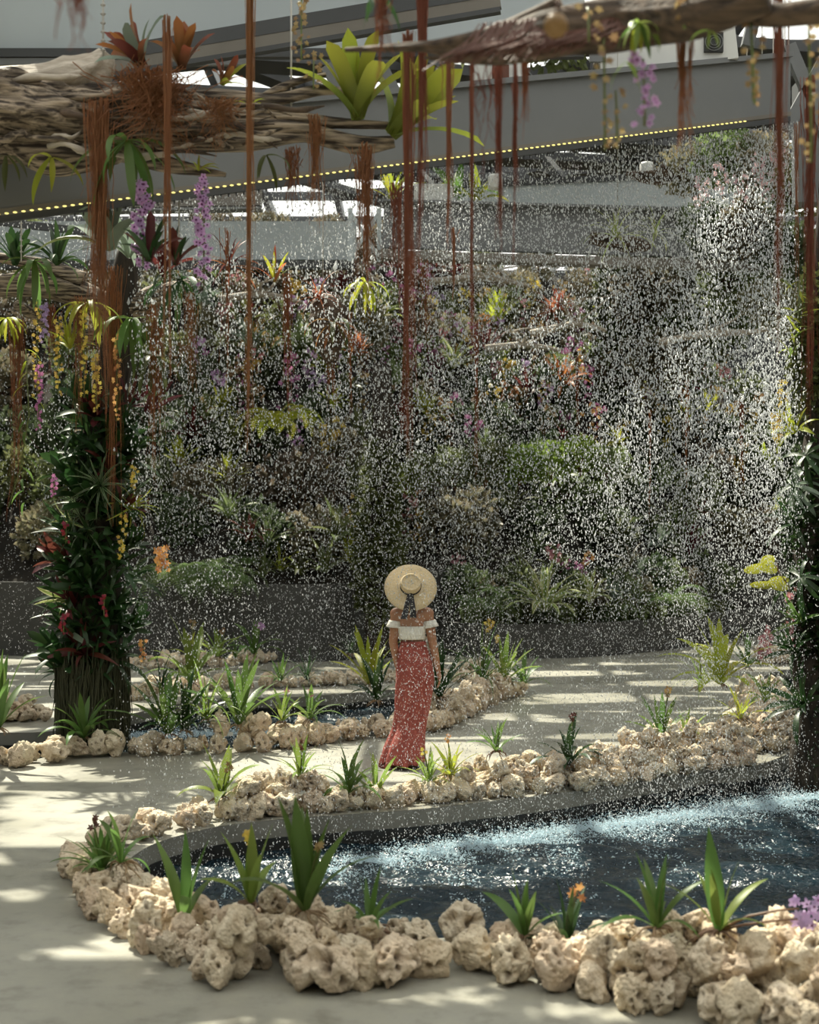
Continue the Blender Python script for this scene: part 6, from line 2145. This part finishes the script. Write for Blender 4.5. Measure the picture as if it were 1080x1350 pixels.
# crop top with an elastic band and a ruffle
rf = lambda i, a: .0035 * math.sin(26 * a) * (1 if i in (0, 1) else .7)
tube_cloth('crop_top', [(B(543, 825), 18.6 * px2m, .098), (B(543, 827), 18.8 * px2m, .104), (B(543, 831), 18.4 * px2m, .112), (B(543, 836), 17.6 * px2m, .112), (B(543.5, 840), 17 * px2m, .104), (B(543.5, 842.5), 17.2 * px2m, .102)], CLOTHW, 96, rf)
for S, E, nm in ((SL, EL_, 'left'), (SR, ER, 'right')):
    d = (E - S).normalized()
    q = d.to_track_quat('Z', 'Y').to_matrix().to_4x4()
    mb = MB()
    seg = 40
    vv, ff = [], []
    pr = [(.056, .060), (.060, .075), (.066, .095), (.074, .118), (.072, .12)]
    for i, (r, z) in enumerate(pr):
        for k in range(seg):
            a = 2 * PI * k / seg
            r_ = r + (.004 * math.sin(9 * a) * (i / 4))
            vv.append(S + (q @ Vector((r_ * math.cos(a), r_ * math.sin(a), z))))
    for i in range(len(pr) - 1):
        for k in range(seg):
            a, b_ = i * seg + k, i * seg + (k + 1) % seg
            ff.append((a, b_, b_ + seg, a + seg))
    mb.add(vv, ff)
    o = mb.build('sleeve', CLOTHW, woman)
    s_ = o.modifiers.new('thick', 'SOLIDIFY'); s_.thickness = .004
# hat: wide brim tipped back towards the viewer, flat crown, patterned ribbon with two tails
hn = Vector((0.02, -.86, .50)).normalized()
hc = B(541.5, 773.5, -.045)
hq = hn.to_track_quat('Z', 'Y').to_matrix().to_4x4()
HM = Matrix.Translation(hc) @ hq
hat = MB()
prof = [(.226, -.020), (.227, -.014), (.20, -.004), (.16, .002), (.12, .006), (.092, .010), (.089, .030), (.087, .075), (.083, .086), (.074, .088), (.068, .080), (.05, .078), (.02, .080), (.001, .080)]
hat.lathe(prof, 64, HM)
hato = hat.build('straw_hat', STRAW, woman)
s_ = hato.modifiers.new('thick', 'SOLIDIFY'); s_.thickness = .004; s_.offset = -1
rbn = MB()
rbn.lathe([(.0925, .011), (.0925, .034), (.0895, .035), (.0895, .011)], 48, HM)
ro = rbn.build('hat_ribbon', RIBBONM, woman)
rt = MB()
dn = HM.to_3x3() @ Vector((0, -1, 0))
low = min(((HM @ Vector((math.cos(t) * .093, math.sin(t) * .093, .02))) for t in np.linspace(0, 6.28, 60)), key=lambda v: v.z)
ctr = HM @ Vector((0, 0, .02))
out_ = (low - ctr).normalized()
side = out_.cross(hn).normalized()
for sg, L in ((-1, .20), (1, .215)):
    vv = []
    for k in range(9):
        f = k / 8
        c = low + out_ * (L * f * .62) + hn * (.012 + .01 * math.sin(f * 5 + sg)) + side * sg * (.010 + .045 * f * (1 if sg > 0 else .35)) + Vector((0, -.006 * f, -L * f * .42))
        w = .016 + .012 * f
        vv += [c - side * w, c + side * w]
    rt.add(vv, [(2 * k, 2 * k + 1, 2 * k + 3, 2 * k + 2) for k in range(8)])
ellipsoid(rt, low + hn * .012, .02, .016, .014)
rto = rt.build('ribbon_tail', RIBBONM, woman)
# sandals
for A, T, nm in ((AL, TL, 'left'), (AR, TR, 'right')):
    so = MB()
    heel = A + Vector((-.065, -.015, -.075)) if nm == 'left' else Vector((A.x, A.y - .06, .008))
    toe = T + Vector((.08, .025, -.022)) if nm == 'left' else Vector((T.x, T.y + .09, .008))
    toe.z = max(toe.z, .008)
    d = (toe - heel)
    s = d.cross(Vector((0, 0, 1))).normalized()
    up = s.cross(d).normalized()
    vv, ff = [], []
    for k in range(9):
        f = k / 8
        w = .026 + .016 * math.sin(PI * min(1, f * .9 + .15)) - (.016 if k == 8 else 0)
        c = heel + d * f
        vv += [c - s * w, c + s * w, c + s * w + up * .010, c - s * w + up * .010]
    for k in range(8):
        for j in range(4):
            a = k * 4
            ff.append((a + j, a + (j + 1) % 4, a + 4 + (j + 1) % 4, a + 4 + j))
    ff += [(3, 2, 1, 0), (32, 33, 34, 35)]
    so.add(vv, ff)
    sho = so.build('sandal', LEATHER, woman, smooth=False)
    st_ = MB()
    for f in (.2, .55, .75):
        c = heel + d * f
        st_.tube([c + s * .036, c + s * .034 + up * .045, c + up * .062, c - s * .034 + up * .045, c - s * .036], .006, 6)
    st_.build('strap', LEATHER, sho)
